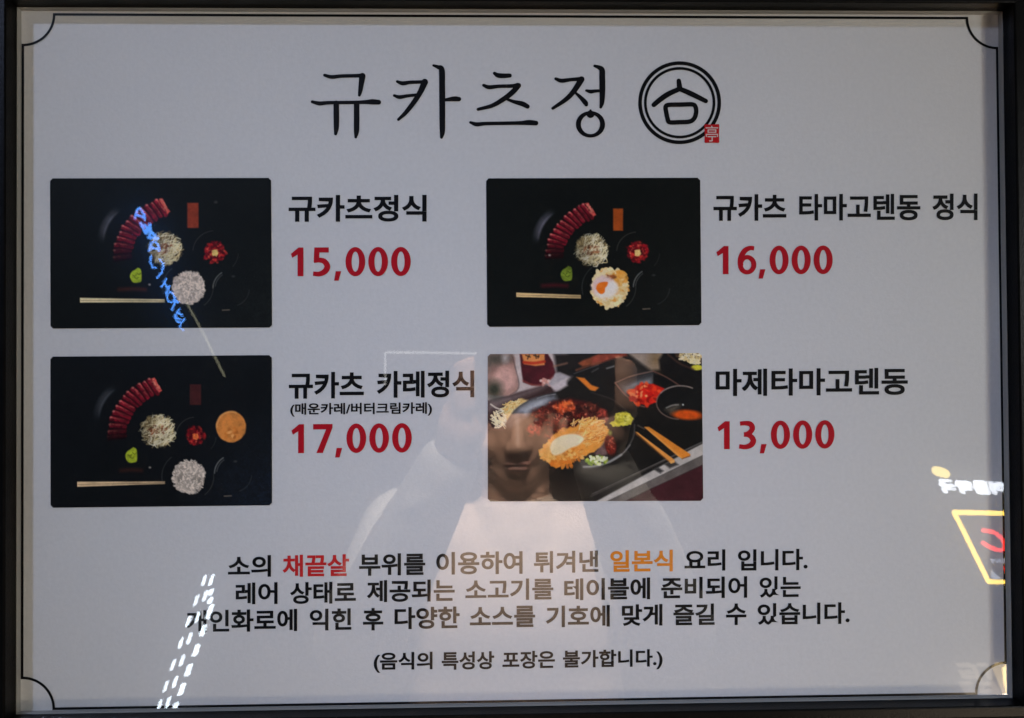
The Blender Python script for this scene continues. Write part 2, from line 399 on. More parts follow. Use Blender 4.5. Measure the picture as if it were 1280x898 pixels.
# prices: digits drawn as heavy humanist numerals in a unit box (height 1, y down)
def digit(ch):
    if ch == '0': return .69, [annulus(.345, .5, (.345, .508), (.130, .350), 64)]
    if ch == '1': return .44, [outline(np.array([(.0, .22), (.27, 0), (.44, 0), (.44, 1), (.235, 1), (.235, .245), (.05, .36)]))]
    if ch == '7': return .68, [outline(np.array([(0, 0), (.68, 0), (.68, .13), (.34, 1), (.115, 1), (.455, .185), (0, .185)]))]
    if ch == ',': return .24, [outline(np.array([(.055, .83), (.25, .83), (.155, 1.16), (.0, 1.16)]))]
    if ch == '5': return .61, [outline(np.array([(.045, 0), (.55, 0), (.55, .175), (.225, .175), (.215, .37)])),
                               outline(np.array([(.045, 0), (.222, .1), (.21, .50), (.02, .52)])),
                               outline(ribbon([(.03, .455, .17), (.22, .44, .17), (.40, .49, .19), (.50, .66, .205), (.42, .83, .20), (.22, .925, .17), (.0, .91, .15)], 8, False))]
    if ch == '3': return .61, [outline(ribbon([(.03, .09, .15), (.22, .075, .16), (.40, .11, .19), (.475, .25, .195), (.40, .39, .18), (.28, .46, .16), (.17, .475, .15)], 8, False)),
                               outline(ribbon([(.17, .485, .15), (.32, .50, .16), (.44, .57, .19), (.51, .71, .205), (.43, .85, .20), (.24, .925, .17), (.0, .905, .16)], 8, False))]
    if ch == '6': return .66, [annulus(.345, .665, (.335, .345), (.150, .19), 48),
                               outline(ribbon([(.60, .085, .15), (.44, .075, .16), (.26, .17, .19), (.13, .38, .20), (.10, .60, .20), (.115, .70, .20)], 8, False))]
ADV = {'0': .80, '1': .79, '7': .80, ',': .37, '5': .79, '3': .79, '6': .80}
LSB = {'0': .05, '1': .08, '7': .05, ',': .02, '5': .07, '3': .07, '6': .06}
def price(body, x0, y0, x1, y1):
    items = []; x = 0
    for ch in body:
        wd, pl = digit(ch)
        for vtx, fc in pl: items.append((vtx + np.array([x + LSB[ch], 0]), fc))
        x += ADV[ch]
    allv = np.vstack([i[0] for i in items]); mn, mx = allv[:, 0].min(), allv[:, 0].max(); out = []
    for vtx, fc in items:
        u = x0 + (vtx[:, 0] - mn) / (mx - mn) * (x1 - x0); vv = y0 + vtx[:, 1] * (y1 - y0); vv = vv + slope(y1) * (u - (x0 + x1) / 2)
        out.append((np.stack([u, vv], 1), fc))
    flat('price', out, M['red_ink'], po)
price('15,000', 363.6, 309.4, 513.4, 345.3); price('17,000', 364.3, 530, 514.7, 566.2)
price('16,000', 895.5, 307.6, 1040.9, 342.8); price('13,000', 896.9, 526.3, 1043.1, 561.2)

OFB = 0.026
WORDS = [('소의', 284.9, 694.4, 338.7, 721.5), ('부위를', 448.9, 692, 531.6, 719.6), ('이용하여', 545.4, 689.8, 653.2, 718.1),
    ('튀겨낸', 667.3, 688.8, 748.1, 716.2), ('요리', 855.6, 687.2, 906.7, 713.8), ('입니다.', 922.4, 686.6, 1009.6, 713.4), ('레어', 294.6, 728.3, 346.9, 755.6), ('상태로', 362.4, 727.6, 444.8, 754.9), ('제공되는', 458.6, 725, 568.4, 752.5),
    ('소고기를', 581.8, 723.6, 691.5, 750.4), ('테이블에', 705.3, 722.8, 812.6, 750), ('준비되어', 826.5, 721.2, 934, 748.1), ('있는', 949.5, 720.6, 1000.9, 747.2), ('개인화로에', 232.6, 762.2, 371.4, 790), ('익힌', 387.1, 761, 439.2, 788.3), ('후', 453.7, 760.3, 479.1, 788.3), ('다양한', 493.2, 758.8, 574.5, 786.4),
    ('소스를', 587.3, 757.8, 668.9, 784.4), ('기호에', 682.3, 757, 762.2, 784), ('맞게', 777.4, 755.6, 828, 782.5), ('즐길', 841.8, 754.9, 893.3, 781.6),
    ('수', 907.6, 754.6, 933, 781.6), ('있습니다.', 947.1, 753.7, 1062.1, 780.8)]
NOTE = [('(음식의', 467.2, 815.4, 540.6, 840.8), ('특성상', 552.1, 814.6, 617.8, 837.2), ('포장은', 628, 813.8, 693.7, 836), ('불가합니다.)', 703.6, 812.2, 828.2, 837.6)]

for w_ in WORDS: lines('description_word', [w_], M['black_ink'], off=OFB)
for w_ in NOTE: lines('note_word', [w_], M['black_ink'], off=OFB)
lines('red_word', [('채끝살', 353.2, 693.4, 436.3, 721)], M['bright_red_ink'], off=OFB)
lines('orange_word', [('일본식', 762.9, 687.8, 841, 715)], M['orange_ink'], off=OFB)

# ------------------------------------------------------------------ printed food photographs (ink on a fine grid)
def vnoise(U, V, scale, seed, octv=3):
    r = np.random.default_rng(seed); out = np.zeros_like(U); amp, tot = 1.0, 0
    for o in range(octv):
        g = r.random((64, 64)); x = U / scale; y = V / scale
        xi, yi = np.floor(x).astype(int), np.floor(y).astype(int); fx, fy = x - xi, y - yi
        fx = fx * fx * (3 - 2 * fx); fy = fy * fy * (3 - 2 * fy)
        a = g[xi % 64, yi % 64]; b = g[(xi + 1) % 64, yi % 64]; c = g[xi % 64, (yi + 1) % 64]; d = g[(xi + 1) % 64, (yi + 1) % 64]
        out += amp * ((a * (1 - fx) + b * fx) * (1 - fy) + (c * (1 - fx) + d * fx) * fy); tot += amp; amp *= .55; scale *= .5
    return out / tot
class Photo:
    def __init__(s, tl, tr, br, bl, base, o, k, seed):
        s.w = int((tr[0] - tl[0]) * 1.4); s.h = int((bl[1] - tl[1]) * 1.4); s.o, s.k = o, k
        a = np.linspace(0, 1, s.w + 1)[None, :]; b = np.linspace(0, 1, s.h + 1)[:, None]
        f4 = lambda i: (tl[i] * (1 - a) + tr[i] * a) * (1 - b) + (bl[i] * (1 - a) + br[i] * a) * b
        s.PU, s.PV = f4(0), f4(1)
        s.U, s.V = (s.PU - o[0]) * k, (s.PV - o[1]) * k            # painting coordinates
        s.C = np.zeros(s.U.shape + (3,)) + np.array(base, float); s.L = np.zeros(s.U.shape, int); s.names = ['dish_photo']
        s.px = k / 1.4; s.seed = seed; s.A, s.B = a + 0 * b, b + 0 * a; s.size = (tr[0] - tl[0], bl[1] - tl[1])
        s.r = np.random.default_rng(seed); s.dim = 1.06
    def lab(s, name):
        if name is None: return None
        if name not in s.names: s.names.append(name)
        return s.names.index(name)
    def win(s, x0, y0, x1, y1):
        u0, u1 = s.U[0, 0], s.U[0, -1]; v0, v1 = s.V[0, 0], s.V[-1, 0]; m = 6
        i0 = max(0, int((x0 - u0) / (u1 - u0) * s.w) - m); i1 = min(s.w + 1, int((x1 - u0) / (u1 - u0) * s.w) + m)
        j0 = max(0, int((y0 - v0) / (v1 - v0) * s.h) - m); j1 = min(s.h + 1, int((y1 - v0) / (v1 - v0) * s.h) + m)
        return slice(j0, max(j0, j1)), slice(i0, max(i0, i1))
    def put(s, win, al, col, name):
        if al.size == 0: return
        if callable(col): col = col(s.U[win], s.V[win])
        col = np.asarray(col, float)
        s.C[win] = s.C[win] * (1 - al[..., None]) + col * al[..., None]
        l = s.lab(name)
        if l is not None: s.L[win] = np.where(al > .5, l, s.L[win])
    def poly(s, pts, col, soft=1.0, name=None, alpha=1.0, jag=0, smooth=0):
        pts = np.array(pts, float)
        if smooth: pts = catmull(np.vstack([pts, pts[:1]]), smooth)[:-1]
        soft = soft * s.px; w = s.win(pts[:, 0].min() - soft, pts[:, 1].min() - soft, pts[:, 0].max() + soft, pts[:, 1].max() + soft)
        U, V = s.U[w], s.V[w]; d2 = np.full(U.shape, 1e18); ins = np.zeros(U.shape, bool)
        for (x0, y0), (x1, y1) in zip(pts, np.roll(pts, -1, 0)):
            ex, ey = x1 - x0, y1 - y0; t = np.clip(((U - x0) * ex + (V - y0) * ey) / (ex * ex + ey * ey + 1e-9), 0, 1)
            d2 = np.minimum(d2, (U - x0 - t * ex) ** 2 + (V - y0 - t * ey) ** 2)
            if y0 != y1: ins ^= ((y0 > V) != (y1 > V)) & (U < (x1 - x0) * (V - y0) / (y1 - y0) + x0)
        d = np.where(ins, -1, 1) * np.sqrt(d2)
        if jag: d = d + jag * (vnoise(U, V, 22, s.seed + 5, 3) - .5) * 2
        s.put(w, np.clip(.5 - d / soft, 0, 1) * alpha, col, name)
    def ell(s, c, r, col, soft=1.2, name=None, rot=0, alpha=1.0, jag=0, jsc=22):
        m = max(r) + soft * s.px + jag; w = s.win(c[0] - m, c[1] - m, c[0] + m, c[1] + m); U, V = s.U[w] - c[0], s.V[w] - c[1]
        ca, sa = math.cos(rot), math.sin(rot); x, y = U * ca + V * sa, -U * sa + V * ca
        q = np.sqrt((x / r[0]) ** 2 + (y / r[1]) ** 2) + 1e-9; d = (q - 1) * min(r)
        if jag: d = d + jag * (vnoise(s.U[w], s.V[w], jsc, s.seed + 9, 3) - .5) * 2
        s.put(w, np.clip(.5 - d / (soft * s.px), 0, 1) * alpha, col, name)
    def stroke(s, pts, wd, col, soft=1.0, name=None, alpha=1.0, smooth=6):
        pts = np.array(pts, float); pts = catmull(pts, smooth) if len(pts) > 2 else pts
        m = wd + soft * s.px; w = s.win(pts[:, 0].min() - m, pts[:, 1].min() - m, pts[:, 0].max() + m, pts[:, 1].max() + m); U, V = s.U[w], s.V[w]
        d = np.full(U.shape, 1e9)
        for (x0, y0), (x1, y1) in zip(pts[:-1], pts[1:]):
            ex, ey = x1 - x0, y1 - y0; t = np.clip(((U - x0) * ex + (V - y0) * ey) / (ex * ex + ey * ey + 1e-9), 0, 1)
            d = np.minimum(d, np.hypot(U - x0 - t * ex, V - y0 - t * ey))
        s.put(w, np.clip(.5 - (d - wd / 2) / (soft * s.px), 0, 1) * alpha, col, name)
    def arc(s, c, r, a0, a1, wd, col, soft=1.5, alpha=1.0):
        t = np.radians(np.linspace(a0, a1, 24)); s.stroke(np.stack([c[0] + r[0] * np.cos(t), c[1] + r[1] * np.sin(t)], 1), wd, col, soft, None, alpha, 1 if False else 2)
    def tex(s, col, amp, sc, seed, tint=(1, 1, 1)):
        return lambda U, V: np.array(col, float) * (1 + amp * (vnoise(U, V, sc, seed, 4)[..., None] - .5) * 2 * np.array(tint))
    def bits(s, c, r, n, size, cols, name=None, rot=None, aspect=(1, 2.2), soft=1.0, alpha=.95, shape='blob', ring=False):
        for i in range(n):
            a = s.r.uniform(0, 6.283); q = math.sqrt(s.r.uniform(.55 if ring else 0, 1)); x, y = c[0] + r[0] * q * math.cos(a), c[1] + r[1] * q * math.sin(a)
            col = np.array(cols[s.r.integers(len(cols))], float) * s.r.uniform(.85, 1.12); sz = size * s.r.uniform(.6, 1.3); ro = s.r.uniform(0, 3.14) if rot is None else rot + s.r.normal(0, .5)
            if shape == 'blob': s.ell((x, y), (sz * s.r.uniform(*aspect), sz), col, soft, name, ro, alpha)
            else:
                l = sz * s.r.uniform(4, 9); dx, dy = math.cos(ro) * l / 2, math.sin(ro) * l / 2; b = s.r.normal(0, l * .18)
                s.stroke([(x - dx, y - dy), (x - b * dy / l, y + b * dx / l), (x + dx, y + dy)], sz, col, soft, name, alpha, 4)
    def build(s):
        n = vnoise(s.U, s.V, 5 * s.px, s.seed + 77, 3)[..., None]; n2 = vnoise(s.U, s.V, 26 * s.px, s.seed + 78, 2)[..., None]
        col = np.clip(s.C * (1 + .16 * (n - .5)) * (1 + .24 * (n2 - .5)) * s.dim, 0, 255)
        lin = srgb(col) * PRINT; top = lin.max(-1, keepdims=True) + 1e-6; lin = lin / (1 + (top / .95) ** 4) ** .25
        W, H = s.w + 1, s.h + 1
        wpos = b2w(P(s.PU.ravel(), s.PV.ravel(), ZI * 1.3))
        jj, ii = np.mgrid[0:s.h, 0:s.w]
        rad = 5.0; x = (ii + .5) / s.w * s.size[0]; y = (jj + .5) / s.h * s.size[1]
        dx = np.maximum(rad - np.minimum(x, s.size[0] - x), 0); dy = np.maximum(rad - np.minimum(y, s.size[1] - y), 0)
        keep = dx * dx + dy * dy < rad * rad
        lab = s.L[:-1, :-1]; parent = None
        for li, nm in enumerate(s.names):
            sel = keep & (lab == li)
            if not sel.any(): continue
            a = (jj * W + ii)[sel]; fc = np.stack([a, a + W, a + W + 1, a + 1], 1)
            used, inv = np.unique(fc, return_inverse=True); fc = inv.reshape(-1, 4); nf = len(fc)
            me = bpy.data.meshes.new(nm); me.vertices.add(len(used)); me.vertices.foreach_set('co', wpos[used].ravel())
            me.loops.add(nf * 4); me.loops.foreach_set('vertex_index', fc.ravel().astype(np.int32))
            me.polygons.add(nf); me.polygons.foreach_set('loop_start', np.arange(nf, dtype=np.int32) * 4)
            at = me.color_attributes.new('ink', 'FLOAT_COLOR', 'POINT')
            at.data.foreach_set('color', np.concatenate([lin.reshape(-1, 3)[used], np.ones((len(used), 1))], 1).ravel())
            me.update(calc_edges=True); me.validate(); me.materials.append(M['photo'])
            o = bpy.data.objects.new(nm, me); COL.objects.link(o); attach(o, po if parent is None else parent)
            if parent is None: parent = o
        return parent

def meat(p, mid, width, n, first):
    c = catmull(np.array(mid, float), 20); L = np.concatenate([[0], np.cumsum(np.linalg.norm(np.diff(c, axis=0), axis=1))])
    for i in range(n):
        t0 = L[-1] * (i + .5) / n; x = np.interp(t0, L, c[:, 0]); y = np.interp(t0, L, c[:, 1])
        j = np.searchsorted(L, t0); d = c[min(j + 2, len(c) - 1)] - c[max(j - 2, 0)]; d = d / np.linalg.norm(d)
        nn = np.array([-d[1], d[0]]) + d * .16; nn /= np.linalg.norm(nn)
        dim = .30 + .66 * min(1, (i + .2) / 3.5); hl = width / 2 * p.r.uniform(.86, 1.0); th = L[-1] / n; sh = d * p.r.normal(0, th * .10)
        a, b = np.array([x, y]) - nn * hl + sh, np.array([x, y]) + nn * hl + sh
        sg = [a - d * th * .5, a + d * th * .42, a + (b - a) * .5 + d * th * .52, b + d * th * .42, b - d * th * .5]
        p.poly(sg, p.tex(np.array((84, 11, 22)) * dim, .55, 16, 40 + i), 1.8, 'printed_meat', smooth=4, jag=4)
        p.stroke([a - d * th * .52, (a + b) / 2 - d * th * .44, b - d * th * .5], th * .30, np.array((34, 4, 10)) * dim, 2.4, 'printed_meat', .85)
        # fat edge catching the light, broken up along the slice
        t = .02
        while t < .86:
            ln = p.r.uniform(.10, .26); k = p.r.uniform(.45, 1.0) * dim * (1.05 - .55 * t)
            q0, q1 = a + (b - a) * t + d * th * p.r.normal(.26, .07), a + (b - a) * min(t + ln, .95) + d * th * p.r.normal(.26, .07)
            p.stroke([q0, q1], th * p.r.uniform(.12, .28), np.array((196, 84, 78)) * k, 2.2, 'printed_meat', .8); t += ln * p.r.uniform(.8, 1.3)
        p.ell(a + d * th * .2, (th * .22, th * .18), np.array((200, 120, 108)) * dim, 2.4, 'printed_meat', alpha=.65)
    d = c[-1] - c[-4]; d /= np.linalg.norm(d); nn = np.array([-d[1], d[0]]); e = c[-1]; wd = width * .46
    p.poly([e - nn * wd - d * 4, e - nn * wd * .9 + d * 14, e + nn * wd * .9 + d * 20, e + nn * wd], p.tex((156, 60, 54), .45, 12, 9), 1.8, 'printed_meat', jag=5)
    for k in range(10):
        q = e + nn * wd * p.r.uniform(-.8, .7) + d * p.r.uniform(-2, 16); p.ell(q, (p.r.uniform(4, 9), p.r.uniform(2.5, 5)), np.array((208, 124, 104)) * p.r.uniform(.6, 1.05), 2, 'printed_meat', p.r.uniform(0, 3), .7)
def cabbage(p, c, r):
    p.ell(c, (r * .86, r * .84), p.tex((84, 72, 48), .5, 22, 3), 6, 'shredded_cabbage', jag=24)
    def strands(cc, rr, n, sz, cols, al):
        for i in range(n):
            a = p.r.uniform(0, 6.283); q = math.sqrt(p.r.random()); x, y = cc[0] + rr[0] * q * math.cos(a), cc[1] + rr[1] * q * math.sin(a)
            lit = .62 + .42 * np.clip((x - c[0] + (c[1] - y) * .3) / r * .6 + .5, 0, 1)
            ro = -.75 + p.r.normal(0, .55); l = p.r.uniform(14, 46); dx, dy = math.cos(ro) * l / 2, math.sin(ro) * l / 2; b = p.r.normal(0, l * .22)
            p.stroke([(x - dx, y - dy), (x - b * dy / l * 2, y + b * dx / l * 2), (x + dx, y + dy)], sz * p.r.uniform(.6, 1.3), np.array(cols[p.r.integers(len(cols))], float) * lit, 1.6, 'shredded_cabbage', al, 4)
    strands(c, (r * .86, r * .82), 150, 4.5, [(190, 178, 138), (158, 140, 98), (122, 104, 68), (206, 196, 160)], .8)
    strands(c, (r * .72, r * .7), 60, 4, [(58, 46, 28), (80, 62, 36)], .7)
    strands((c[0] + r * .2, c[1] + r * .2), (r * .66, r * .66), 90, 4.5, [(222, 212, 182), (206, 196, 158), (190, 172, 126)], .85)
    p.bits((c[0] - r * .02, c[1] - r * .02), (r * .42, r * .26), 13, 6, [(88, 42, 20), (116, 62, 34), (60, 28, 16)], 'shredded_cabbage', rot=-.7, aspect=(1.4, 3), soft=2.4, alpha=.8)
    strands(c, (r * .8, r * .78), 40, 3, [(236, 228, 204), (216, 204, 170)], .75)
def kimchi(p, c, r, mid=(222, 186, 112), dim=1.0):
    cols = [np.array(q) * dim for q in ((128, 12, 22), (100, 8, 18), (152, 26, 26), (70, 6, 14), (86, 6, 16), (168, 44, 34))]
    p.ell(c, (r * .74, r * .74), np.array((58, 5, 12)) * dim, 6, 'printed_kimchi', jag=26)
    p.bits(c, (r * .86, r * .84), 90, r * .10, cols, 'printed_kimchi', soft=2.2, alpha=.8)
    p.bits(c, (r * .72, r * .7), 26, r * .045, [np.array((206, 92, 70)) * dim, np.array((176, 60, 48)) * dim], 'printed_kimchi', soft=2, alpha=.75)
    p.bits(c, (r * .8, r * .8), 26, r * .07, [np.array((36, 3, 8)) * dim], 'printed_kimchi', soft=3, alpha=.6)
    x, y = c[0] + 3, c[1] + 5; q = r * .27
    p.poly([(x - q, y - q * .8), (x + q * .6, y - q), (x + q, y + q * .2), (x + q * .3, y + q), (x - q * .9, y + q * .8)], p.tex(mid, .5, 10, 4), 2.2, 'printed_kimchi', jag=4)
def rice(p, c, r, tint):
    t = np.array(tint, float)
    p.ell(c, (r * .93, r * .95), p.tex(t * .72, .22, 26, 6), 2.5, 'printed_rice', jag=15, jsc=18)
    p.bits(c, (r * .88, r * .9), 260, r * .036, [t, t * .90, t * 1.08, t * .70, t * 1.0, t * .8], 'printed_rice', aspect=(1.4, 2.8), alpha=.8)
    p.bits(c, (r * .75, r * .75), 40, r * .06, [t * .55, t * .62], 'printed_rice', aspect=(1, 2.6), soft=3.2, alpha=.55)
    p.bits((c[0] + r * .15, c[1] - r * .1), (r * .75, r * .75), 70, r * .034, [t * 1.1, t * 1.14], 'printed_rice', aspect=(1.4, 2.6), alpha=.8)
    p.bits(c, (r * .97, r * .97), 60, r * .036, [t * .95, t * .8], 'printed_rice', aspect=(1.4, 2.4), ring=True)
def tray(p, q):
    # the lit tray surface shows faintly at its lower right
    g = np.clip((p.A - .55) * 1.6, 0, 1) * np.clip((p.B - .3) * 1.4, 0, 1)
    p.C += (g * vnoise(p.U, p.V, 10, 5, 2))[..., None] * np.array(q['glow'], float)
    for k in range(14):
        a0 = 182 + 4 * k; am = math.sin((k + .6) / 14.6 * math.pi) ** .8
        p.arc(q['plate'], q['plate_r'], a0, a0 + 5, 20, q['rim'], 12, .34 * am); p.arc(q['plate'], (q['plate_r'][0] - 12, q['plate_r'][1] - 11), a0, a0 + 5, 5, np.array(q['rim']) * 1.4, 5, .45 * am)
    meat(p, q['meat'], q['mw'], 13, 0)
    x0, y0, x1, y1 = q['block']; p.poly([(x0, y0), (x1, y0), (x1, y1), (x0, y1)], p.tex(q['bcol'], .16, 30, 8), 2.2, 'wooden_stand')
    cabbage(p, *q['cab'])
    kc, kr = q['kim']; p.arc(kc, (kr * 1.75, kr * 1.7), 185, 265, 3.5, (58, 54, 50), 2.2, .8); p.arc(kc, (kr * 1.9, kr * 1.8), 5, 40, 3.5, (50, 48, 46), 2.2, .7)
    kimchi(p, kc, kr, q['kmid'], q.get('kdim', 1))
    rc, rr = q['rice']; p.arc(rc, (rr * 1.5, rr * 1.42), 165, 230, 3.5, (54, 54, 52), 2.2, .8); p.arc(rc, (rr * 1.4, rr * 1.3), -5, 50, 3.5, (56, 54, 50), 2.2, .8)
    b = q['soup']; p.arc(b, (104, 104), 182, 238, 5, (118, 118, 114), 2, .75); p.arc(b, (92, 92), 188, 236, 4, (84, 84, 82), 2, .7); p.arc(b, (100, 100), 5, 70, 3.5, (52, 52, 52), 2.2, .7)
    p.stroke([(b[0] - 50, b[1] + 122), (b[0] - 12, b[1] + 120)], 5, (120, 104, 88), 2.2, None, .8); p.ell((b[0] + 10, b[1] - 68), (8, 5), (60, 60, 58), 3, alpha=.7)
    w = q['was']; p.poly([(w[0] + 12, w[1] - 42), (w[0] + 30, w[1] - 28), (w[0] + 32, w[1] + 30), (w[0] + 14, w[1] + 42), (w[0] - 16, w[1] + 40), (w[0] - 32, w[1] + 8), (w[0] - 22, w[1] - 18), (w[0] - 4, w[1] - 30)], p.tex(q['wcol'], .3, 16, 12), 2, 'printed_wasabi', smooth=4)
    for dx, dy in ((-18, -2), (-6, 12), (8, -12)): p.stroke([(w[0] + dx, w[1] + dy), (w[0] + dx + 12, w[1] + dy + 8), (w[0] + dx + 22, w[1] + dy)], 3, np.array(q['wcol']) * .45, 2, 'printed_wasabi', .8)
    (x0, y0), (x1, y1), t0, t1 = q['stick']
    p.poly([(x0, y0 - t0), (x1, y1 - t1), (x1, y1 + t1), (x0, y0 + t0)], lambda U, V: np.array(q['scol'], float) * (1.08 - .30 * np.clip((U - x0) / (x1 - x0), 0, 1))[..., None] * (1 + .14 * (vnoise(U / 12, V, 5, 3, 2)[..., None] - .5) * 2), 1.3, 'printed_chopsticks')
    p.stroke([(x0 + 4, y0 + 1), (x1, y1 + 1)], 2.5, (70, 54, 36), 1.2, 'printed_chopsticks', .8)
    r0, r1, ry = q['red']; p.stroke([(r0, ry), ((r0 + r1) / 2, ry - 4), (r1, ry)], 9, q['rcol'], 10, None, .7)
    p.ell(q['dot'], (6, 5), (150, 140, 130), 2.5, alpha=.8)

p2 = Photo((607.7, 223.2), (875.2, 222.4), (876.8, 406.6), (609, 408.8), (9, 11, 10), (605, 215), 4.489, 21)
tray(p2, dict(glow=(16, 17, 17), plate=(480, 400), plate_r=(190, 205), rim=(78, 76, 86), meat=[(392, 488), (398, 425), (418, 370), (458, 312), (515, 258), (592, 215)], mw=98,
    block=(725, 206, 780, 330), bcol=(128, 56, 18), cab=((604, 438), 98), kim=((860, 450), 66), kmid=(224, 188, 116), rice=((706, 650), 104), soup=(942, 648),
    was=(462, 570), wcol=(82, 96, 28), stick=((182, 690), (543, 701), 12, 10), scol=(190, 160, 112), red=(330, 465, 640), rcol=(96, 14, 24), dot=(368, 468)))
# crisp tempura flakes and a fried egg instead of plain rice
p2.ell((706, 650), (100, 112), p2.tex((196, 158, 96), .25, 30, 2), 2, 'tempura_flakes', jag=20, jsc=26)
p2.bits((706, 650), (98, 108), 190, 11, [(216, 184, 124), (228, 204, 150), (200, 156, 88), (184, 130, 62), (232, 214, 168)], 'tempura_flakes', aspect=(1, 1.8))
p2.bits((706, 648), (100, 112), 70, 9, [(228, 208, 160), (214, 186, 130)], 'tempura_flakes', ring=True)
p2.bits((755, 600), (45, 40), 26, 10, [(184, 122, 44), (206, 150, 70)], 'tempura_flakes', alpha=.7)
p2.bits((715, 588), (30, 20), 7, 8, [(90, 50, 26), (110, 60, 30)], 'tempura_flakes', soft=2.5)
p2.ell((668, 645), (66, 62), (196, 170, 166), 5, 'fried_egg', jag=10); p2.ell((690, 668), (60, 42), (224, 214, 202), 8, 'fried_egg', rot=-.4, jag=12); p2.ell((716, 640), (34, 26), (226, 218, 212), 6, 'fried_egg')
p2.poly([(628, 655), (640, 628), (668, 618), (695, 620), (690, 640), (680, 652), (676, 676), (658, 686), (640, 675)], p2.tex((216, 104, 26), .12, 20, 3), 2.2, 'fried_egg', smooth=4)
p2.ell((652, 640), (16, 9), (232, 130, 48), 7, 'fried_egg', alpha=.6)
p2.build()

p1 = Photo((62.6, 223.2), (338.8, 222.6), (340, 409.6), (63.2, 411), (9, 11, 10), (60, 215), 4.491, 22)
tray(p1, dict(glow=(18, 19, 19), plate=(490, 395), plate_r=(192, 212), rim=(76, 76, 84), meat=[(416, 492), (420, 430), (440, 372), (478, 308), (545, 248), (648, 194)], mw=104,
    block=(782, 174, 845, 315), bcol=(104, 40, 24), cab=((656, 432), 104), kim=((936, 450), 70), kmid=(222, 190, 110), rice=((790, 650), 98), soup=(1030, 655),
    was=(492, 580), wcol=(116, 132, 28), stick=((180, 721), (655, 724), 13, 9), scol=(192, 178, 140), red=(400, 545, 661), rcol=(88, 32, 18), dot=(570, 633)))
rice(p1, (790, 650), 98, (198, 182, 168)); p1.ell((942, 170), (8, 6), (70, 68, 66), 4, alpha=.7)
p1.build()

p3 = Photo((63, 446), (339.7, 444.2), (339.9, 631.8), (63.3, 635), (9, 11, 13), (60, 435), 4.379, 23)
tray(p3, dict(glow=(14, 22, 38), plate=(460, 395), plate_r=(195, 205), rim=(56, 58, 62), meat=[(375, 500), (380, 430), (400, 370), (440, 308), (500, 250), (588, 206)], mw=98,
    block=(776, 200, 838, 312), bcol=(48, 20, 20), cab=((602, 452), 102), kim=((806, 482), 60), kmid=(196, 96, 50), kdim=.9, rice=((770, 706), 98), soup=(1015, 690),
    was=(455, 586), wcol=(116, 126, 30), stick=((160, 747), (640, 738), 14, 7), scol=(176, 150, 116), red=(400, 510, 672), rcol=(72, 28, 18), dot=(558, 655)))
rice(p3, (770, 706), 96, (184, 170, 156))
p3.ell((1002, 432), (82, 86), p3.tex((158, 98, 46), .22, 30, 3), 2.4, 'printed_curry', jag=3); p3.arc((1002, 432), (78, 82), 180, 290, 6, (206, 150, 92), 4, .7)
p3.bits((1000, 465), (40, 32), 16, 7, [(214, 150, 84), (132, 70, 26), (150, 84, 30), (226, 170, 104)], 'printed_curry', rot=-.7, soft=2, alpha=.7)
p3.build()

p4 = Photo((609.5, 442.8), (877.2, 441.6), (879, 626.2), (609.8, 627), (30, 27, 26), (605, 435), 4.489, 24)
A = lambda pts: [(x * 4.489 / 9.143 + 13.5, y * 4.489 / 9.143 + 22.4) for x, y in pts]         # quarter views of the print
B = lambda pts: [(x * 4.489 / 9.143 + 606, y * 4.489 / 9.143 + 22.4) for x, y in pts]
Cq = lambda pts: [(x * 4.489 / 9.143 + 13.5, y * 4.489 / 9.143 + 435.4) for x, y in pts]
Dq = lambda pts: [(x * 4.489 / 9.143 + 606, y * 4.489 / 9.143 + 435.4) for x, y in pts]
p4.poly([(0, 0), (1260, 0), (1260, 900), (0, 900)], p4.tex((16, 15, 14), .3, 90, 1), 1)
p4.poly([(0, 20), (470, 20), (500, 150), (420, 240), (0, 340)], p4.tex((150, 138, 134), .12, 160, 2), 8)
p4.poly(A([(10, 560), (700, 370), (790, 440), (760, 480), (330, 620), (220, 900), (10, 900)]), p4.tex((40, 26, 26), .3, 60, 3), 4)
p4.poly(A([(30, 520), (300, 500), (480, 440), (690, 380), (640, 420), (300, 560), (10, 690)]), (98, 86, 84), 12, None, .8)
p4.poly(A([(20, 30), (300, 30), (330, 190), (370, 380), (330, 460), (240, 500), (60, 495), (10, 430)]), p4.tex((126, 96, 86), .18, 60, 4), 4, 'glass_jar', smooth=3)
p4.ell(A([(210, 320)])[0], (62, 70), p4.tex((160, 124, 114), .2, 40, 6), 14, 'glass_jar'); p4.ell(A([(90, 430)])[0], (42, 46), (34, 40, 30), 18, 'glass_jar', alpha=.9); p4.ell(A([(100, 90)])[0], (44, 26), (74, 68, 58), 14, 'glass_jar')
p4.poly(A([(15, 25), (300, 25), (290, 110), (60, 120), (25, 240)]), (58, 54, 48), 12, 'glass_jar', .75); p4.ell(A([(215, 70)])[0], (18, 24), (150, 142, 138), 10, 'glass_jar', alpha=.8)
p4.stroke(A([(300, 60), (335, 200), (372, 360), (350, 440), (270, 495)]), 5, (70, 56, 52), 3, 'glass_jar', .8)
p4.poly(A([(380, 20), (700, 20), (760, 120), (790, 240), (770, 290), (640, 385), (520, 385), (420, 350), (400, 220)]), p4.tex((52, 14, 20), .35, 60, 7), 3, 'sauce_bottle')
p4.poly(A([(405, 25), (665, 25), (665, 150), (560, 162), (430, 140)]), p4.tex((176, 112, 62), .12, 30, 8), 3, 'sauce_bottle'); p4.stroke(A([(430, 120), (540, 130), (662, 112)]), 16, (140, 40, 22), 3, 'sauce_bottle')
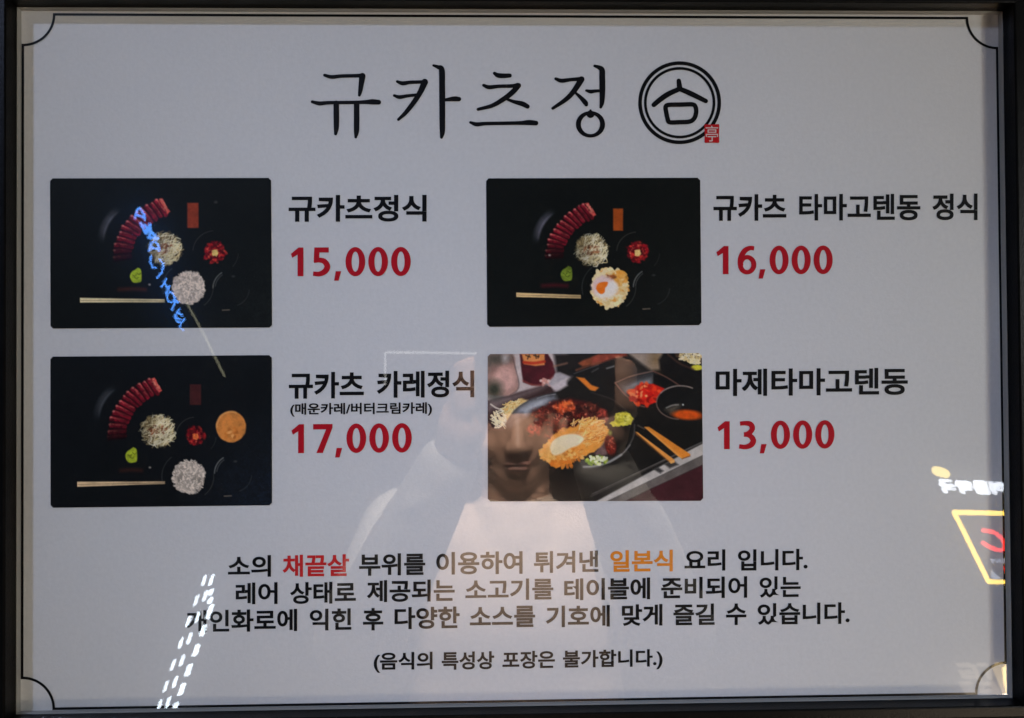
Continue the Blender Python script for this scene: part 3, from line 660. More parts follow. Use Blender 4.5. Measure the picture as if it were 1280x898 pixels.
for s_ in ([(450, 40), (500, 60)], [(490, 35), (470, 80)], [(540, 40), (600, 55)], [(560, 30), (570, 75)], [(600, 40), (590, 70)]): p4.stroke(A(s_), 7, (52, 34, 22), 2, 'sauce_bottle')
p4.stroke(A([(420, 330), (520, 375), (640, 372), (760, 290)]), 7, (124, 56, 48), 4, 'sauce_bottle', .8)
p4.bits(A([(670, 345)])[0], (30, 14), 12, 8, [(196, 168, 156), (170, 120, 108)], soft=2)
p4.poly(A([(770, 20), (1280, 20), (1280, 230), (950, 290), (800, 240)]), (20, 18, 18), 8); p4.stroke(A([(770, 165), (840, 150), (920, 130)]), 8, (120, 84, 66), 4, None, .8)
p4.poly(A([(790, 250), (840, 235), (950, 290), (760, 385), (700, 380)]), (122, 116, 118), 5); p4.poly(A([(740, 380), (900, 320), (925, 385), (800, 450), (770, 440)]), (150, 140, 140), 6)
p4.poly([(470, 130), (520, 110), (800, 45), (940, 130), (1000, 165), (830, 290), (640, 330), (620, 250)], p4.tex((15, 16, 16), .3, 70, 3), 4)
p4.stroke([(805, 52), (870, 90), (955, 140)], 9, (36, 33, 32), 5); p4.poly([(790, 60), (920, 135), (850, 160), (740, 130)], (40, 37, 35), 14, None, .7)
p4.poly(A([(1050, 130), (1100, 100), (1290, 30), (1290, 130), (1100, 170)]), p4.tex((112, 56, 34), .25, 40, 9), 4); p4.poly(B([(0, 60), (120, 20), (400, 10), (400, 45), (240, 80), (0, 160)]), p4.tex((110, 48, 36), .3, 30, 10), 5)
p4.stroke(A([(1030, 210), (1070, 195), (1300, 120)]), 9, (92, 50, 34), 5); p4.stroke(B([(170, 190), (250, 165)]), 7, (110, 110, 110), 3, None, .8); p4.stroke(B([(0, 230), (70, 190)]), 5, (80, 80, 80), 3, None, .7); p4.stroke(A([(1000, 250), (1280, 150)]), 3, (84, 84, 84), 2.5, None, .7)
p4.poly(A([(1030, 290), (1120, 300), (1200, 380), (1285, 410), (1240, 450), (1190, 440)]), p4.tex((190, 104, 34), .2, 20, 11), 3)
p4.poly(B([(400, 10), (820, 10), (780, 200), (680, 210), (560, 130)]), p4.tex((122, 108, 96), .12, 80, 5), 6); p4.ell(B([(730, 90)])[0], (34, 50), (86, 66, 40), 22, alpha=.8)
p4.poly(B([(820, 10), (1260, 10), (1260, 420), (1000, 380), (780, 210), (760, 90)]), p4.tex((15, 14, 14), .3, 60, 2), 6)
p4.poly(B([(940, 10), (1260, 10), (1260, 130), (1180, 140), (1060, 90), (960, 60)]), p4.tex((60, 44, 34), .4, 20, 12), 3, 'side_salad'); p4.bits(B([(1130, 50)])[0], (66, 34), 80, 6, [(206, 190, 150), (222, 210, 176), (184, 162, 112)], 'side_salad')
p4.bits(B([(1160, 110)])[0], (30, 14), 20, 6, [(214, 198, 150), (228, 216, 180)], 'side_salad'); p4.ell(B([(1200, 180)])[0], (32, 15), p4.tex((176, 168, 50), .2, 12, 4), 2, 'side_salad'); p4.stroke(B([(870, 30), (1000, 130), (1160, 200)]), 8, (58, 36, 30), 4, None, .9)
# square dish of kimchi
p4.poly(B([(265, 355), (450, 275), (700, 218), (1000, 385), (870, 540), (700, 620), (560, 630)]), p4.tex((14, 14, 14), .2, 50, 5), 2.5, 'kimchi_dish')
p4.poly(B([(330, 380), (480, 320), (700, 265), (690, 380), (560, 380), (380, 470)]), p4.tex((120, 122, 124), .1, 60, 5), 16, 'kimchi_dish', .85); p4.poly(B([(320, 380), (470, 290), (690, 240), (690, 290), (480, 340), (380, 400)]), (30, 30, 31), 14, 'kimchi_dish', .9)
p4.poly(B([(700, 240), (980, 385), (860, 420), (700, 380)]), (13, 13, 13), 4, 'kimchi_dish'); p4.stroke(B([(265, 355), (450, 278), (700, 220)]), 6, (94, 74, 66), 2.5, 'kimchi_dish'); p4.stroke(B([(700, 220), (850, 290), (1000, 385)]), 6, (84, 54, 44), 2.5, 'kimchi_dish'); p4.stroke(B([(265, 355), (380, 490), (530, 605), (600, 628)]), 6, (98, 66, 58), 2.5, 'kimchi_dish')
p4.poly(B([(400, 470), (560, 375), (700, 365), (830, 420), (740, 570), (640, 615), (530, 590)]), (150, 24, 16), 2.5, 'kimchi_cubes'); p4.bits(B([(600, 490)])[0], (92, 54), 60, 12, [(190, 36, 20), (204, 52, 26), (160, 22, 16), (214, 78, 36), (134, 14, 12), (176, 30, 18), (110, 12, 10)], 'kimchi_cubes', aspect=(1, 1.9), soft=2.2, alpha=.85)
p4.bits(B([(590, 450)])[0], (80, 38), 12, 5, [(236, 150, 96), (226, 120, 70)], 'kimchi_cubes', soft=2)
# soup bowl
p4.ell(B([(1010, 580)])[0], (134, 94), p4.tex((14, 14, 14), .2, 50, 5), 2, 'soup_bowl'); p4.ell(B([(1090, 720)])[0], (82, 27), lambda U, V: np.array((176, 66, 16.)) * (.75 + .4 * vnoise(U, V, 30, 4, 3))[..., None], 5, 'soup_bowl', rot=.06)
p4.poly(B([(840, 660), (960, 605), (1010, 610), (960, 670), (900, 700)]), (74, 66, 54), 10, 'soup_bowl', .8); p4.stroke(B([(850, 640), (920, 612), (985, 605)]), 4, (150, 146, 140), 3, 'soup_bowl', .8)
p4.arc(B([(1010, 580)])[0], (134, 94), 95, 300, 5, (92, 74, 66), 2.2, .95); p4.arc(B([(1010, 580)])[0], (134, 94), 215, 300, 5, (120, 112, 106), 2.2, .8); p4.ell(B([(1040, 605)])[0], (4, 4), (190, 190, 180), 2)
# chicken bowl
p4.bits(A([(330, 640)])[0], (50, 34), 60, 6, [(204, 174, 110), (186, 146, 84), (220, 200, 140)], 'shredded_cabbage', rot=-.6, shape='s'); p4.poly(A([(210, 640), (400, 540), (480, 560), (300, 700), (220, 820)]), p4.tex((190, 156, 96), .25, 16, 5), 4, 'shredded_cabbage', jag=10)
p4.bits(A([(300, 660)])[0], (58, 48), 90, 5, [(206, 176, 112), (222, 204, 150), (176, 136, 74)], 'shredded_cabbage', rot=-.7, shape='s'); p4.bits(A([(150, 770)])[0], (38, 44), 40, 6, [(222, 212, 180), (204, 190, 150)], 'shredded_cabbage', rot=.6, shape='s'); p4.stroke(A([(50, 600), (110, 640), (180, 665)]), 6, (196, 186, 170), 2.5, 'shredded_cabbage')
bowl = [(120, 430), (170, 350), (250, 295), (360, 258), (480, 236), (600, 240), (720, 280), (810, 350), (845, 430), (830, 520), (780, 590), (690, 645), (580, 668), (450, 672), (330, 660), (220, 610), (150, 530)]
p4.poly(bowl, p4.tex((17, 16, 15), .3, 70, 8), 2.5, 'chicken_bowl', smooth=4)
p4.poly([(128, 420), (180, 346), (256, 300), (395, 262), (410, 290), (330, 320), (270, 352), (215, 395), (150, 440)], p4.tex((96, 98, 104), .15, 60, 6), 12, 'chicken_bowl', .9); p4.poly([(215, 345), (300, 300), (350, 290), (340, 320), (265, 350), (230, 372)], (166, 168, 172), 20, 'chicken_bowl', .8); p4.poly([(120, 430), (160, 385), (215, 370), (220, 395), (150, 440)], (32, 31, 31), 12, 'chicken_bowl', .8)
p4.stroke([(300, 283), (350, 268), (400, 260)], 3, (150, 150, 150), 2.5, 'chicken_bowl', .7)
p4.stroke([(845, 430), (838, 500), (790, 580), (720, 635), (640, 660)], 5, (64, 62, 60), 2.5, 'chicken_bowl'); p4.stroke([(770, 600), (700, 640), (620, 664), (560, 668)], 10, (150, 148, 146), 4, 'chicken_bowl', .85); p4.stroke([(820, 545), (790, 582), (760, 606)], 4, (130, 124, 118), 2.5, 'chicken_bowl', .8)
p4.stroke([(600, 250), (720, 290), (800, 350)], 3, (52, 48, 46), 3, 'chicken_bowl', .8)
p4.poly([(250, 440), (285, 360), (390, 300), (480, 285), (600, 310), (690, 360), (690, 440), (560, 470), (420, 500), (330, 500)], p4.tex((56, 14, 12), .4, 30, 5), 8, 'fried_chicken')
for (cx_, cy_, rx_, ry_, cl) in ((500, 400, 50, 44, (52, 15, 12)), (360, 480, 40, 30, (56, 16, 13)), (495, 450, 40, 30, (50, 13, 11)), (325, 375, 54, 38, (84, 26, 20)), (400, 425, 66, 48, (72, 21, 16)), (550, 390, 40, 34, (72, 22, 17)), (590, 335, 50, 22, (72, 30, 22)), (285, 455, 40, 38, (104, 34, 26)), (660, 385, 32, 40, (104, 38, 30)), (455, 330, 54, 32, (150, 56, 26))):
    p4.ell((cx_, cy_ + 5), (rx_ * 1.05, ry_ * 1.05), (26, 9, 8), 12, 'fried_chicken', alpha=.8); p4.ell((cx_, cy_), (rx_, ry_), p4.tex(cl, .6, 18, int(cx_)), 6, 'fried_chicken', jag=20); c_ = np.array(cl, float)
    p4.bits((cx_, cy_ - 4), (rx_ * .7, ry_ * .7), 34, 4.2, [c_ * 1.4, c_ * .5, c_ * 1.2, c_ * .6, c_ * 1.8 + 16, c_ * .4], 'fried_chicken', soft=2.4, alpha=.62)
p4.bits((460, 318), (40, 14), 14, 5, [(222, 112, 56), (206, 90, 40)], 'fried_chicken', soft=2)
p4.bits((450, 400), (200, 90), 46, 6, [(22, 8, 7), (30, 10, 8)], 'fried_chicken', soft=4, alpha=.6); p4.bits((450, 385), (190, 90), 60, 2.4, [(206, 112, 84), (180, 80, 58), (222, 150, 120)], 'fried_chicken', soft=2.2, alpha=.6)
fl = [(310, 575), (345, 540), (400, 480), (450, 455), (520, 440), (580, 400), (640, 410), (700, 450), (690, 520), (640, 570), (560, 610), (480, 640), (410, 668), (350, 645)]
p4.poly(fl, p4.tex((200, 132, 56), .3, 24, 7), 3, 'tempura_flakes', jag=14, smooth=3)
p4.bits((600, 480), (86, 60), 170, 5, [(228, 172, 92), (206, 140, 62), (240, 194, 118), (176, 104, 38), (150, 84, 30)], 'tempura_flakes', rot=-.4, shape='s', soft=1.6); p4.bits((450, 600), (110, 50), 190, 6, [(226, 164, 80), (206, 134, 54), (238, 184, 104), (170, 96, 30), (146, 78, 24)], 'tempura_flakes', soft=1.8, alpha=.8)
p4.bits((360, 585), (44, 50), 40, 9, [(214, 150, 70), (228, 172, 92)], 'tempura_flakes'); p4.bits((440, 650), (70, 16), 24, 9, [(190, 112, 38), (170, 92, 28)], 'tempura_flakes', alpha=.8); p4.bits((580, 420), (90, 24), 50, 5, [(234, 196, 128), (216, 164, 84)], 'tempura_flakes', rot=-.5, shape='s')
p4.poly([(370, 560), (385, 525), (430, 495), (490, 484), (535, 492), (560, 512), (530, 545), (480, 565), (440, 590), (400, 603), (378, 590)], p4.tex((226, 208, 168), .05, 60, 9), 3, 'poached_egg', smooth=4); p4.ell((500, 515), (44, 22), (236, 220, 190), 16, 'poached_egg', rot=-.3, alpha=.7); p4.ell((410, 580), (26, 16), (206, 186, 140), 14, 'poached_egg', alpha=.6)
p4.poly([(700, 425), (735, 405), (745, 370), (775, 358), (815, 365), (832, 400), (820, 430), (770, 438), (720, 440)], p4.tex((170, 158, 50), .3, 12, 3), 2, 'printed_wasabi', jag=12); p4.bits((780, 400), (44, 32), 46, 6, [(188, 178, 66), (146, 138, 38), (206, 198, 100), (116, 108, 30)], 'printed_wasabi', soft=2)
p4.poly([(620, 590), (660, 545), (690, 500), (700, 560), (690, 600), (640, 615)], p4.tex((84, 64, 62), .3, 16, 3), 5, 'chicken_bowl'); p4.ell((710, 545), (32, 60), p4.tex((70, 20, 16), .4, 20, 5), 3, 'fried_chicken', rot=-.15); p4.bits((712, 550), (22, 44), 26, 4, [(124, 40, 28), (150, 74, 56), (92, 22, 16)], 'fried_chicken', soft=1.8); p4.ell((708, 478), (10, 14), (110, 110, 50), 4)
p4.bits((630, 632), (58, 26), 60, 8, [(126, 140, 44), (160, 170, 80), (92, 112, 36), (196, 196, 150), (60, 80, 26)], 'spring_onion', aspect=(1, 1.5), soft=1.6); p4.bits((640, 625), (50, 24), 14, 6, [(206, 206, 176)], 'spring_onion')
# tray edge, counter and chopsticks
p4.poly(Dq([(-560, 1200), (1290, 190), (1290, 330), (150, 880), (-100, 1000)]), p4.tex((142, 136, 130), .08, 60, 3), 3, 'counter_edge'); p4.poly(Dq([(170, 870), (1290, 330), (1290, 440), (600, 760), (350, 880), (100, 1000)]), p4.tex((74, 68, 64), .15, 50, 4), 3, 'counter_edge'); p4.poly(Dq([(360, 880), (610, 755), (1290, 440), (1290, 950), (200, 950)]), p4.tex((48, 20, 24), .2, 60, 5), 3, 'counter_edge')
p4.stroke(Dq([(-10, 810), (830, 400), (1290, 185)]), 10, (46, 42, 40), 2.5, None); p4.stroke(Dq([(0, 785), (830, 392), (1280, 180)]), 3, (100, 96, 92), 2, None, .8)
p4.poly(Dq([(700, 500), (760, 480), (820, 520), (780, 550)]), (40, 38, 37), 4); p4.poly(Dq([(820, 440), (930, 400), (990, 450), (890, 490)]), (44, 41, 39), 4)
p4.poly(Dq([(600, 20), (650, 15), (1125, 330), (1115, 350), (1030, 380), (980, 350)]), p4.tex((188, 112, 38), .14, 24, 6), 2, 'printed_chopsticks'); p4.poly(Dq([(600, 20), (625, 22), (1040, 372), (1030, 382), (985, 352)]), (214, 146, 70), 2.5, 'printed_chopsticks', .75); p4.stroke(Dq([(1030, 382), (1120, 350)]), 5, (92, 50, 18), 2, 'printed_chopsticks')
p4.poly(Dq([(495, 75), (520, 78), (945, 395), (940, 425), (900, 435), (870, 400)]), p4.tex((196, 128, 58), .12, 20, 6), 2, 'printed_chopsticks'); p4.stroke(Dq([(500, 95), (870, 405)]), 5, (128, 70, 26), 2.5, 'printed_chopsticks', .7); p4.poly(Dq([(890, 410), (935, 395), (945, 415), (905, 436)]), (212, 156, 88), 2, 'printed_chopsticks')
p4.stroke(Dq([(525, 0), (600, 40)]), 4, (110, 96, 84), 3, None, .7)
p4.build()

# ------------------------------------------------------------------ what the glass mirrors: lights across the street
def zp(pts, o, k): return [(o[0] + x / k, o[1] + y / k) for x, y in pts]
def tube_px(name, strokes, zv, wpx, mat, parent):
    g = Geo()
    for s in strokes:
        pp = np.array(s, float); g.tube(R(pp[:, 0], pp[:, 1], zv), wpx / 2 / F * (zv - CAM[2]), 8)
    return g.build(name, mat, parent, True)
def slab_px(name, pts, zv, thick, mat, parent=None):
    pts = np.array(pts, float); a = R(pts[:, 0], pts[:, 1], zv); b = a + np.array([0, -thick, 0]); n = len(pts)
    tri = [tuple(t) for t in geometry.tessellate_polygon([[Vector((p[0], p[1], 0)) for p in pts]])]
    fs = tri + [tuple(n + i for i in t[::-1]) for t in tri] + [(i, (i + 1) % n, n + (i + 1) % n, n + i) for i in range(n)]
    return mesh(name, np.vstack([a, b]), fs, mat, parent)
M['blue_neon'] = glow('blue_neon', (0.10, 0.33, 1.0), 19)
M['white_led'] = glow('white_led', (0.80, 0.90, 1.0), 22)
M['tube_light'] = glow('pale_tube_light', (1.0, 0.95, 0.62), 2.2)
M['strip_light'] = glow('white_strip_light', (1.0, 0.98, 0.92), 3.2)
M['yellow_neon'] = glow('yellow_neon', (1.0, 0.66, 0.10), 22)
M['red_neon'] = glow('red_neon', (1.0, 0.04, 0.03), 18)
M['white_sign'] = glow('white_sign_light', (0.88, 0.93, 1.0), 17)
M['dim_white_sign'] = glow('dim_white_sign_light', (0.8, 0.85, 1.0), 5)
M['disc_sign'] = glow('yellow_sign_light', (1.0, 0.78, 0.22), 14)
M['warm_window'] = glow('warm_window_light', (1.0, 0.72, 0.28), 20)
M['dim_window'] = glow('dim_warm_window_light', (1.0, 0.84, 0.62), 1.5)
M['sign_back'] = pbr('dark_sign_panel', (0.012, 0.012, 0.014), 0.8, 0, 0.1)

ON, KN = (150, 240), 4.986
zn = 5.2
ns = empty('neon_sign', R(200, 420, zn)[0]); tag(ns, 'blue neon lettering mirrored aslant across the first dish photo', 'neon sign')
N = [[[(92,168),(108,108),(122,98),(150,140),(156,180)],[(104,142),(150,160)]],
 [[(128,190),(160,262)],[(160,262),(188,198)],[(188,198),(186,282)],[(172,285),(240,290)],[(150,205),(225,280)]],
 [[(182,372),(194,318),(220,308),(240,335),(246,372)],[(190,348),(240,356)]],
 [[(192,398),(190,440),(204,474),(226,472)]],
 [[(246,418),(270,448),(262,500),(230,536)]],
 [[(292,540),(256,598)],[(312,585),(284,636)],[(276,568),(302,608)]],
 [[(312,622),(290,650),(300,682),(330,690),(342,660),(325,628),(312,622)]],
 [[(352,668),(322,738)],[(330,670),(366,692)]],
 [[(372,728),(340,778),(358,808),(380,815)],[(356,752),(388,770)],[(345,782),(380,796)]],
 [[(402,788),(370,842),(396,862)]]]
for i, gl in enumerate(N): tube_px('neon_letter', [zp(s, ON, KN) for s in gl], zn, (2.8, 3.4, 2.8, 2.6, 2.8, 2.5, 2.4, 2.4, 2.4, 2.2)[i], M['blue_neon'], ns)
slab_px('sign_panel', zp([(60, 80), (130, 70), (270, 280), (430, 850), (390, 900), (330, 880), (150, 420)], ON, KN), zn + .06, .05, M['sign_back'], ns)

tl_ = tube_px('light_tube', [[(233.3, 378.4), (253.3, 415.5), (281, 471)]], 4.6, 2.6, M['tube_light'], None)
tag(tl_, 'thin pale yellow light tube hanging aslant beside the blue neon lettering', 'light tube')
sl = tube_px('light_strip', [[(481.5, 482), (481.5, 440.6)], [(481.5, 440.6), (548, 441.2), (614, 442.4)]], 4.0, 2.6, M['strip_light'], None)
tag(sl, 'thin white light strip bent round a corner above the photographer', 'light strip')

OD, KD = (180, 700), 4.533
D1 = [(335,120),(290,235),(245,355),(202,478),(158,602),(118,723),(82,830)]
D2 = [(376,118),(342,208),(298,328),(252,450),(210,575),(170,697),(130,815)]
D3 = [(373,188,30,16),(371,235,30,18),(367,298,74,18),(330,405,58,20),(290,517,58,22),(247,630,58,22),(208,740,58,22),(174,834,28,22)]
for x, y, ln, wd in [(*q, 54, 8.5) for q in D1] + [(*q, 56, 9.5) for q in D2] + D3:
    s = 0.33; pts = [(x + s * ln / 2 - wd / 2, y - ln / 2), (x + s * ln / 2 + wd / 2, y - ln / 2), (x - s * ln / 2 + wd / 2, y + ln / 2), (x - s * ln / 2 - wd / 2, y + ln / 2)]
    tag(slab_px('lamp_bar', zp(pts, OD, KD), 2.6, .02, M['white_led']), 'broad glowing white lamp bar in the row beside the thin lamp bars' if wd > 12 else 'thin glowing white lamp bar in one of the two slanting thin rows', 'lamp', 'row of broad white lamp bars' if wd > 12 else 'rows of thin white lamp bars')

OS, KS = (1130, 570), 4.987
zs = 4.4
sg = empty('shop_sign', R(1240, 740, zs)[0]); tag(sg, 'slanted shop sign with a yellow neon edge and red neon horn shape', 'sign')
tube_px('neon_edge', [zp([(312, 352), (980, 366)], OS, KS), zp([(312, 350), (527, 785)], OS, KS), zp([(525, 786), (980, 790)], OS, KS), zp([(980, 366), (980, 790)], OS, KS)], zs, 5.6, M['yellow_neon'], sg)
tube_px('red_emblem', [zp([tuple(q) for q in catmull([(490, 465), (560, 478), (608, 515), (628, 565), (605, 588), (545, 572), (488, 540)], 5)], OS, KS), zp([(640, 470), (650, 520), (642, 585)], OS, KS)], zs, 5.0, M['red_neon'], sg)
for s in ([(540, 648), (570, 648)], [(555, 650), (552, 668)], [(580, 664), (592, 646), (604, 664)], [(615, 648), (640, 650)], [(618, 664), (642, 664)], [(672, 648), (700, 664)]): tube_px('small_letter', [zp(s, OS, KS)], zs, 2.4, M['dim_white_sign'], sg)
slab_px('small_pennant', zp([(550, 712), (606, 766), (560, 770)], OS, KS), zs, .02, M['dim_white_sign'], sg)
tube_px('red_stroke', [zp([(628, 690), (636, 725)], OS, KS)], zs, 3.0, M['red_neon'], sg)
slab_px('sign_panel', zp([(312, 352), (980, 366), (980, 790), (527, 786)], OS, KS), zs + .08, .06, M['sign_back'], sg)
ps = empty('lettered_sign', R(1215, 618, zs)[0]); tag(ps, 'row of glowing white block letters with a yellow disc above the slanted sign', 'sign')
def sign_letter(ch, x0, y0, x1, y1, sh):
    a, fc = glyphs(ch, .03); mn, mx = a.min(0), a.max(0); t = (a - mn) / (mx - mn)
    u = x1 - t[:, 0] * (x1 - x0) + (1 - t[:, 1]) * sh - sh / 2; vv = y1 - t[:, 1] * (y1 - y0)
    q = R(u, vv, zs); n = len(q); V = np.vstack([q, q + np.array([0, -.03, 0])])
    mesh('sign_letter', V, list(fc) + [tuple(n + i for i in f_[::-1]) for f_ in fc], M['white_sign'], ps)
for i, ch in enumerate('국약름여'):
    (x0, y0), (x1, y1) = zp([(235 + i * 106, 152 + i * 3), (325 + i * 106, 234 + i * 3)], OS, KS); sign_letter(ch, x0, y0, x1, y1, 6)
tt = np.linspace(0, 2 * math.pi, 28, endpoint=False); slab_px('yellow_disc', zp([(238 + 50 * math.cos(a) + 8 * math.sin(a), 104 + 33 * math.sin(a) + 10 * math.cos(a)) for a in tt], OS, KS), zs, .03, M['disc_sign'], ps)

OW, KW = (1140, 800), 9.143
ww = empty('lit_window', R(1240, 872, 2.7)[0]); tag(ww, 'warm lit window with a lattice mirrored in the lower corner of the glass', 'window')
M['half_window'] = glow('half_lit_window_light', (1.0, 0.74, 0.36), 4.5)
slab_px('pane', zp([(1030, 330), (1070, 290), (1130, 310), (1150, 640), (1085, 640), (1050, 480)], OW, KW), 2.7, .02, M['warm_window'], ww)
slab_px('pane', zp([(945, 335), (985, 275), (1060, 270), (1068, 288), (1028, 328), (1048, 480), (1083, 640), (1075, 640)], OW, KW), 2.7, .02, M['half_window'], ww)
for s_ in ([(530,285),(690,280),(700,312),(540,318)], [(555,365),(700,362),(712,392),(566,396)], [(585,420),(722,420),(730,448),(594,450)], [(700,300),(735,300),(800,460),(770,465)], [(770,285),(870,280),(880,305),(780,312)],
           [(850,355),(880,345),(925,455),(900,462)], [(880,330),(905,325),(940,410),(920,430)], [(785,505),(965,500),(975,535),(800,540)], [(790,545),(830,545),(850,620),(810,622)], [(940,540),(985,540),(1020,630),(860,632),(850,590),(955,585)], [(560,500),(700,496),(720,560),(585,566)], [(610,580),(735,576),(745,625),(630,630)]):
    slab_px('lattice_pane', zp(s_, OW, KW), 2.7, .02, M['dim_window'], ww)

# ------------------------------------------------------------------ the photographer, seen in the glass
M['skin'] = pbr('warm_skin', (0.50, 0.30, 0.21), 0.5, 0, 0.4, 0.08, 30)
M['hair'] = pbr('black_hair', (0.008, 0.007, 0.006), 0.45, 0, 0.4)
M['sweater'] = pbr('peach_knit', (0.60, 0.47, 0.37), 0.9, 0, 0.15, 0.08, 60, 0.6, 160)
M['jacket'] = pbr('pale_jacket', (0.56, 0.55, 0.50), 0.9, 0, 0.15, 0.10, 40, 0.6, 160)
M['trousers'] = pbr('dark_trousers', (0.02, 0.02, 0.025), 0.8)
M['shoe'] = pbr('black_shoe', (0.01, 0.01, 0.01), 0.5)
M['lip'] = pbr('lips', (0.34, 0.17, 0.13), 0.5)
M['phone'] = pbr('black_phone', (0.01, 0.01, 0.012), 0.3)
M['lens'] = pbr('phone_lens', (0.004, 0.004, 0.006), 0.05)
def fused(name, g, mat, parent=None, voxel=0.006, smooth=6, fac=0.5):
    me = bpy.data.meshes.new(name); me.from_pydata(g.v, [], g.f); me.update()
    o = bpy.data.objects.new(name, me); COL.objects.link(o)
    r = o.modifiers.new('r', 'REMESH'); r.mode = 'VOXEL'; r.voxel_size = voxel
    s = o.modifiers.new('s', 'SMOOTH'); s.iterations = smooth; s.factor = fac
    bpy.context.view_layer.update()
    me2 = bpy.data.meshes.new_from_object(o.evaluated_get(bpy.context.evaluated_depsgraph_get()))
    bpy.data.objects.remove(o); bpy.data.meshes.remove(me)
    me2.name = name; me2.materials.clear(); me2.materials.append(mat)
    me2.polygons.foreach_set('use_smooth', [True] * len(me2.polygons))
    o = bpy.data.objects.new(name, me2); COL.objects.link(o)
    if parent: attach(o, parent)
    return o
lens = Vector(b2w(CAM)[0])
hx, hy, hz = 0.022, -0.87, 1.455                      # middle of the head
tilt = Matrix.Rotation(math.radians(-8), 3, 'X')      # chin a little up; the face looks along +y
def hd(x, y, z): return Vector((hx, hy, hz)) + tilt @ Vector((x, y, z))
def ball_h(g, c, r, seg=18): g.ball(hd(*c), r, seg, tilt)
g = Geo()
ball_h(g, (0, -.012, .035), (.076, .094, .084), 24); ball_h(g, (0, .022, -.01), (.062, .066, .086), 24); ball_h(g, (0, .045, -.072), (.036, .036, .030)); ball_h(g, (0, .02, -.06), (.054, .055, .042))
for s in (-1, 1):
    ball_h(g, (s * .036, .050, -.022), (.028, .026, .026)); ball_h(g, (s * .028, .070, .032), (.026, .014, .008)); ball_h(g, (s * .078, -.008, -.002), (.010, .020, .032)); ball_h(g, (s * .013, .094, -.024), (.010, .010, .008))
g.limb(hd(0, .076, .02), hd(0, .098, -.018), .011, .0135); ball_h(g, (0, .100, -.020), (.014, .014, .010))
ball_h(g, (0, .082, -.047), (.023, .010, .005)); ball_h(g, (0, .080, -.057), (.020, .011, .006))
g.limb((hx, hy - .015, 1.41), (hx - .002, -.90, 1.26), .056, .060, 20)
g.ball((hx, -.90, 1.16), (.16, .085, .14), 20)                                  # chest under the sweater
JO = {}
for s, sh, el, wr, ph in ((-1, (-.165, -.90, 1.265), (-.205, -.665, 1.165), (-.066, -.520, 1.435), (-.040, -.482, 1.500)), (1, (.205, -.90, 1.265), (.232, -.665, 1.175), (.116, -.525, 1.430), (.122, -.482, 1.500))):
    JO[s] = [Vector(q) for q in (sh, el, wr, ph)]
    sh, el, wr, ph = JO[s]
    g.limb(sh, el, .045, .037); g.limb(el, wr, .037, .026)
    palm = wr.lerp(ph, .55); g.limb(wr, palm, .026, .030); g.ball(palm + Vector((s * .004, -.006, .006)), (.028, .020, .036), 14)
    ex = Vector((s * .016, 0, 0))
    # fingers wrap the phone's far edge, thumb below the screen side
    top = lens.z + .012
    for i, (zf, ln) in enumerate(((top - .004, .95), (top - .022, 1.05), (top - .040, 1.0), (top - .056, .8))):
        x_edge = -0.037 if s < 0 else 0.127
        k0 = Vector((x_edge + s * .024, -.500, zf - .012)); k1 = Vector((x_edge + s * .018, -.474, zf - .004)); k2 = Vector((x_edge + s * .008, -.4680, zf)); k3 = Vector((x_edge + s * .001, -.4655, zf + .004))
        
        g.limb(k0, k1, .0085, .008, 10); g.limb(k1, k2, .008, .0075, 10); g.limb(k2, k3, .0075, .0068, 10); g.limb(palm, k0, .016, .009, 10)
    t0 = palm + Vector((-s * .006, -.014, -.006)); t1 = Vector((ph.x - s * .004, -.500, 1.497)); t2 = Vector((ph.x - s * .020, -.492, 1.512))
    g.limb(palm, t0, .016, .012, 10); g.limb(t0, t1, .011, .010, 10); g.limb(t1, t2, .010, .008, 10)
for s in (-1, 1):
    hp, kn, an = Vector((hx + s * .085, -.92, .84)), Vector((hx + s * .095, -.91, .45)), Vector((hx + s * .10, -.93, .08))
    g.limb(hp, kn, .075, .052); g.limb(kn, an, .048, .036); g.limb(an, an + Vector((0, .12, -.045)), .034, .026)
g.ball((hx, -.92, .93), (.15, .09, .16), 18)
me_ = fused('person', g, M['skin'], None, .0045, 14)
tag(me_, 'person in a peach top and pale sleeves holding up a black phone', 'person')
# lips, eyes
gl_ = Geo(); gl_.ball(hd(0, .0862, -.0475), (.021, .0070, .0042), 16, tilt); gl_.ball(hd(0, .0850, -.0562), (.017, .0075, .0050), 16, tilt); gl_.build('lips', M['lip'], me_, True)
for s in (-1, 1):
    ge = Geo(); ge.ball(hd(s * .030, .070, .016), (.012, .010, .006), 14, tilt); ge.build('eye', M['hair'], me_, True)
# hair
g = Geo(); g.ball(hd(0, -.022, .050), (.086, .098, .086), 24, tilt); g.ball(hd(0, -.055, -.01), (.080, .066, .085), 20, tilt); g.ball(hd(0, .052, .098), (.060, .030, .022), 16, tilt)
for s in (-1, 1): g.limb(hd(s * .070, .010, .065), hd(s * .078, -.018, -.03), .020, .014, 12)
fused('hair', g, M['hair'], me_, .006, 10)
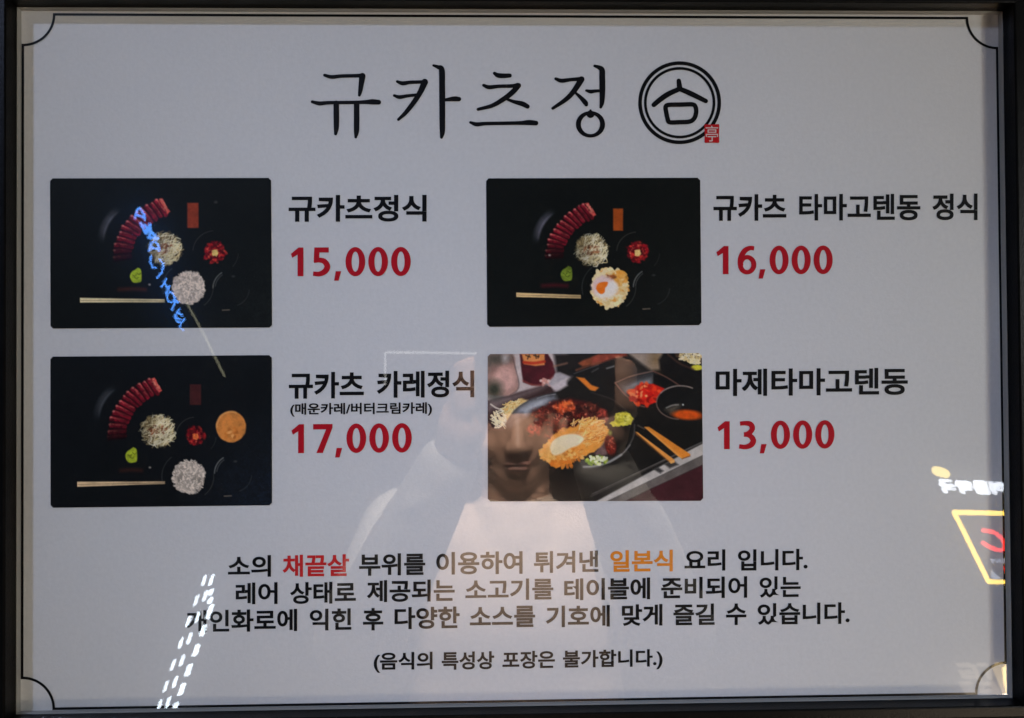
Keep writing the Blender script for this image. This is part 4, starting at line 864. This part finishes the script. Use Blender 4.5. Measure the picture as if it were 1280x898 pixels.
# sweater
g = Geo(); g.ball((hx, -.905, 1.13), (.195, .120, .19), 28); g.ball((hx, -.905, .98), (.185, .125, .16), 24); g.limb((hx - .12, -.90, 1.245), (hx + .12, -.90, 1.245), .072, .072, 20); g.tube([(hx, -.905, .86), (hx, -.905, 1.0)], [.168, .172], 28)
g.limb((hx, -.895, 1.285), (hx, -.90, 1.25), .076, .09, 20)
fused('sweater', g, M['sweater'], me_, .006, 10); g = Geo()
for s in (-1, 1):
    sh, el, wr, ph = JO[s]; mid = sh.lerp(el, .5) + Vector((s * .010, 0, -.02))
    g.limb(sh, mid, .080, .070, 18); g.limb(mid, el, .070, .064, 18); g.limb(el, el.lerp(wr, .55), .062, .052, 18); g.limb(el.lerp(wr, .55), el.lerp(wr, .90), .052, .040, 18); g.limb(el.lerp(wr, .84), el.lerp(wr, .96), .041, .039, 18)
    for k in range(7):                                                         # folds across the sleeve
        t = .1 + .12 * k; c = el.lerp(wr, t); g.ball(c + Vector((s * .016, .018, 0)), (.052 - .018 * t, .046 - .016 * t, .012), 16, Matrix.Rotation(s * .7 + .25 * math.sin(k * 2.1), 3, 'Y'))
fused('jacket_sleeves', g, M['jacket'], me_, .006, 10)
g = Geo()
for s in (-1, 1):
    hp, kn, an = Vector((hx + s * .085, -.92, .84)), Vector((hx + s * .095, -.91, .45)), Vector((hx + s * .10, -.93, .10)); g.limb(hp, kn, .098, .074, 18); g.limb(kn, an, .074, .064, 18)
g.ball((hx, -.92, .88), (.172, .115, .12), 22); fused('trousers', g, M['trousers'], me_, .009, 3)
for s in (-1, 1):
    g = Geo(); a = Vector((hx + s * .10, -.95, .045)); g.limb(a, a + Vector((0, .17, -.012)), .045, .034, 16); g.ball(a + Vector((0, .08, -.018)), (.046, .13, .026), 18); fused('shoe', g, M['shoe'], me_, .006, 3)
# phone
pc = Geo(); px0, px1, pz0, pz1 = -0.037, 0.127, lens.z - .052, lens.z + .022; yb, yf = lens.y - .013, lens.y - .005; rr = .010
ol = []
for cx_, cz_, a0 in ((px1 - rr, pz1 - rr, 0), (px0 + rr, pz1 - rr, 90), (px0 + rr, pz0 + rr, 180), (px1 - rr, pz0 + rr, 270)):
    for t in range(0, 91, 15): ol.append((cx_ + rr * math.cos(math.radians(a0 + t)), cz_ + rr * math.sin(math.radians(a0 + t))))
n = len(ol); V = [(x, yf, z) for x, z in ol] + [(x, yb, z) for x, z in ol]
ph_ = mesh('phone', V, [tuple(range(n))[::-1], tuple(range(n, 2 * n))] + [(i, n + i, n + (i + 1) % n, (i + 1) % n) for i in range(n)], M['phone'])
tag(ph_, 'black phone held up level in both hands of the photographer', 'phone')
for dx, dz in ((0, 0), (.024, 0), (0, -.026)):
    g = Geo(); c = Vector((lens.x + dx, yf, lens.z + dz)); g.tube([c + Vector((0, -.001, 0)), c + Vector((0, .0022, 0))], .0085, 24); g.build('lens', M['lens'], ph_)
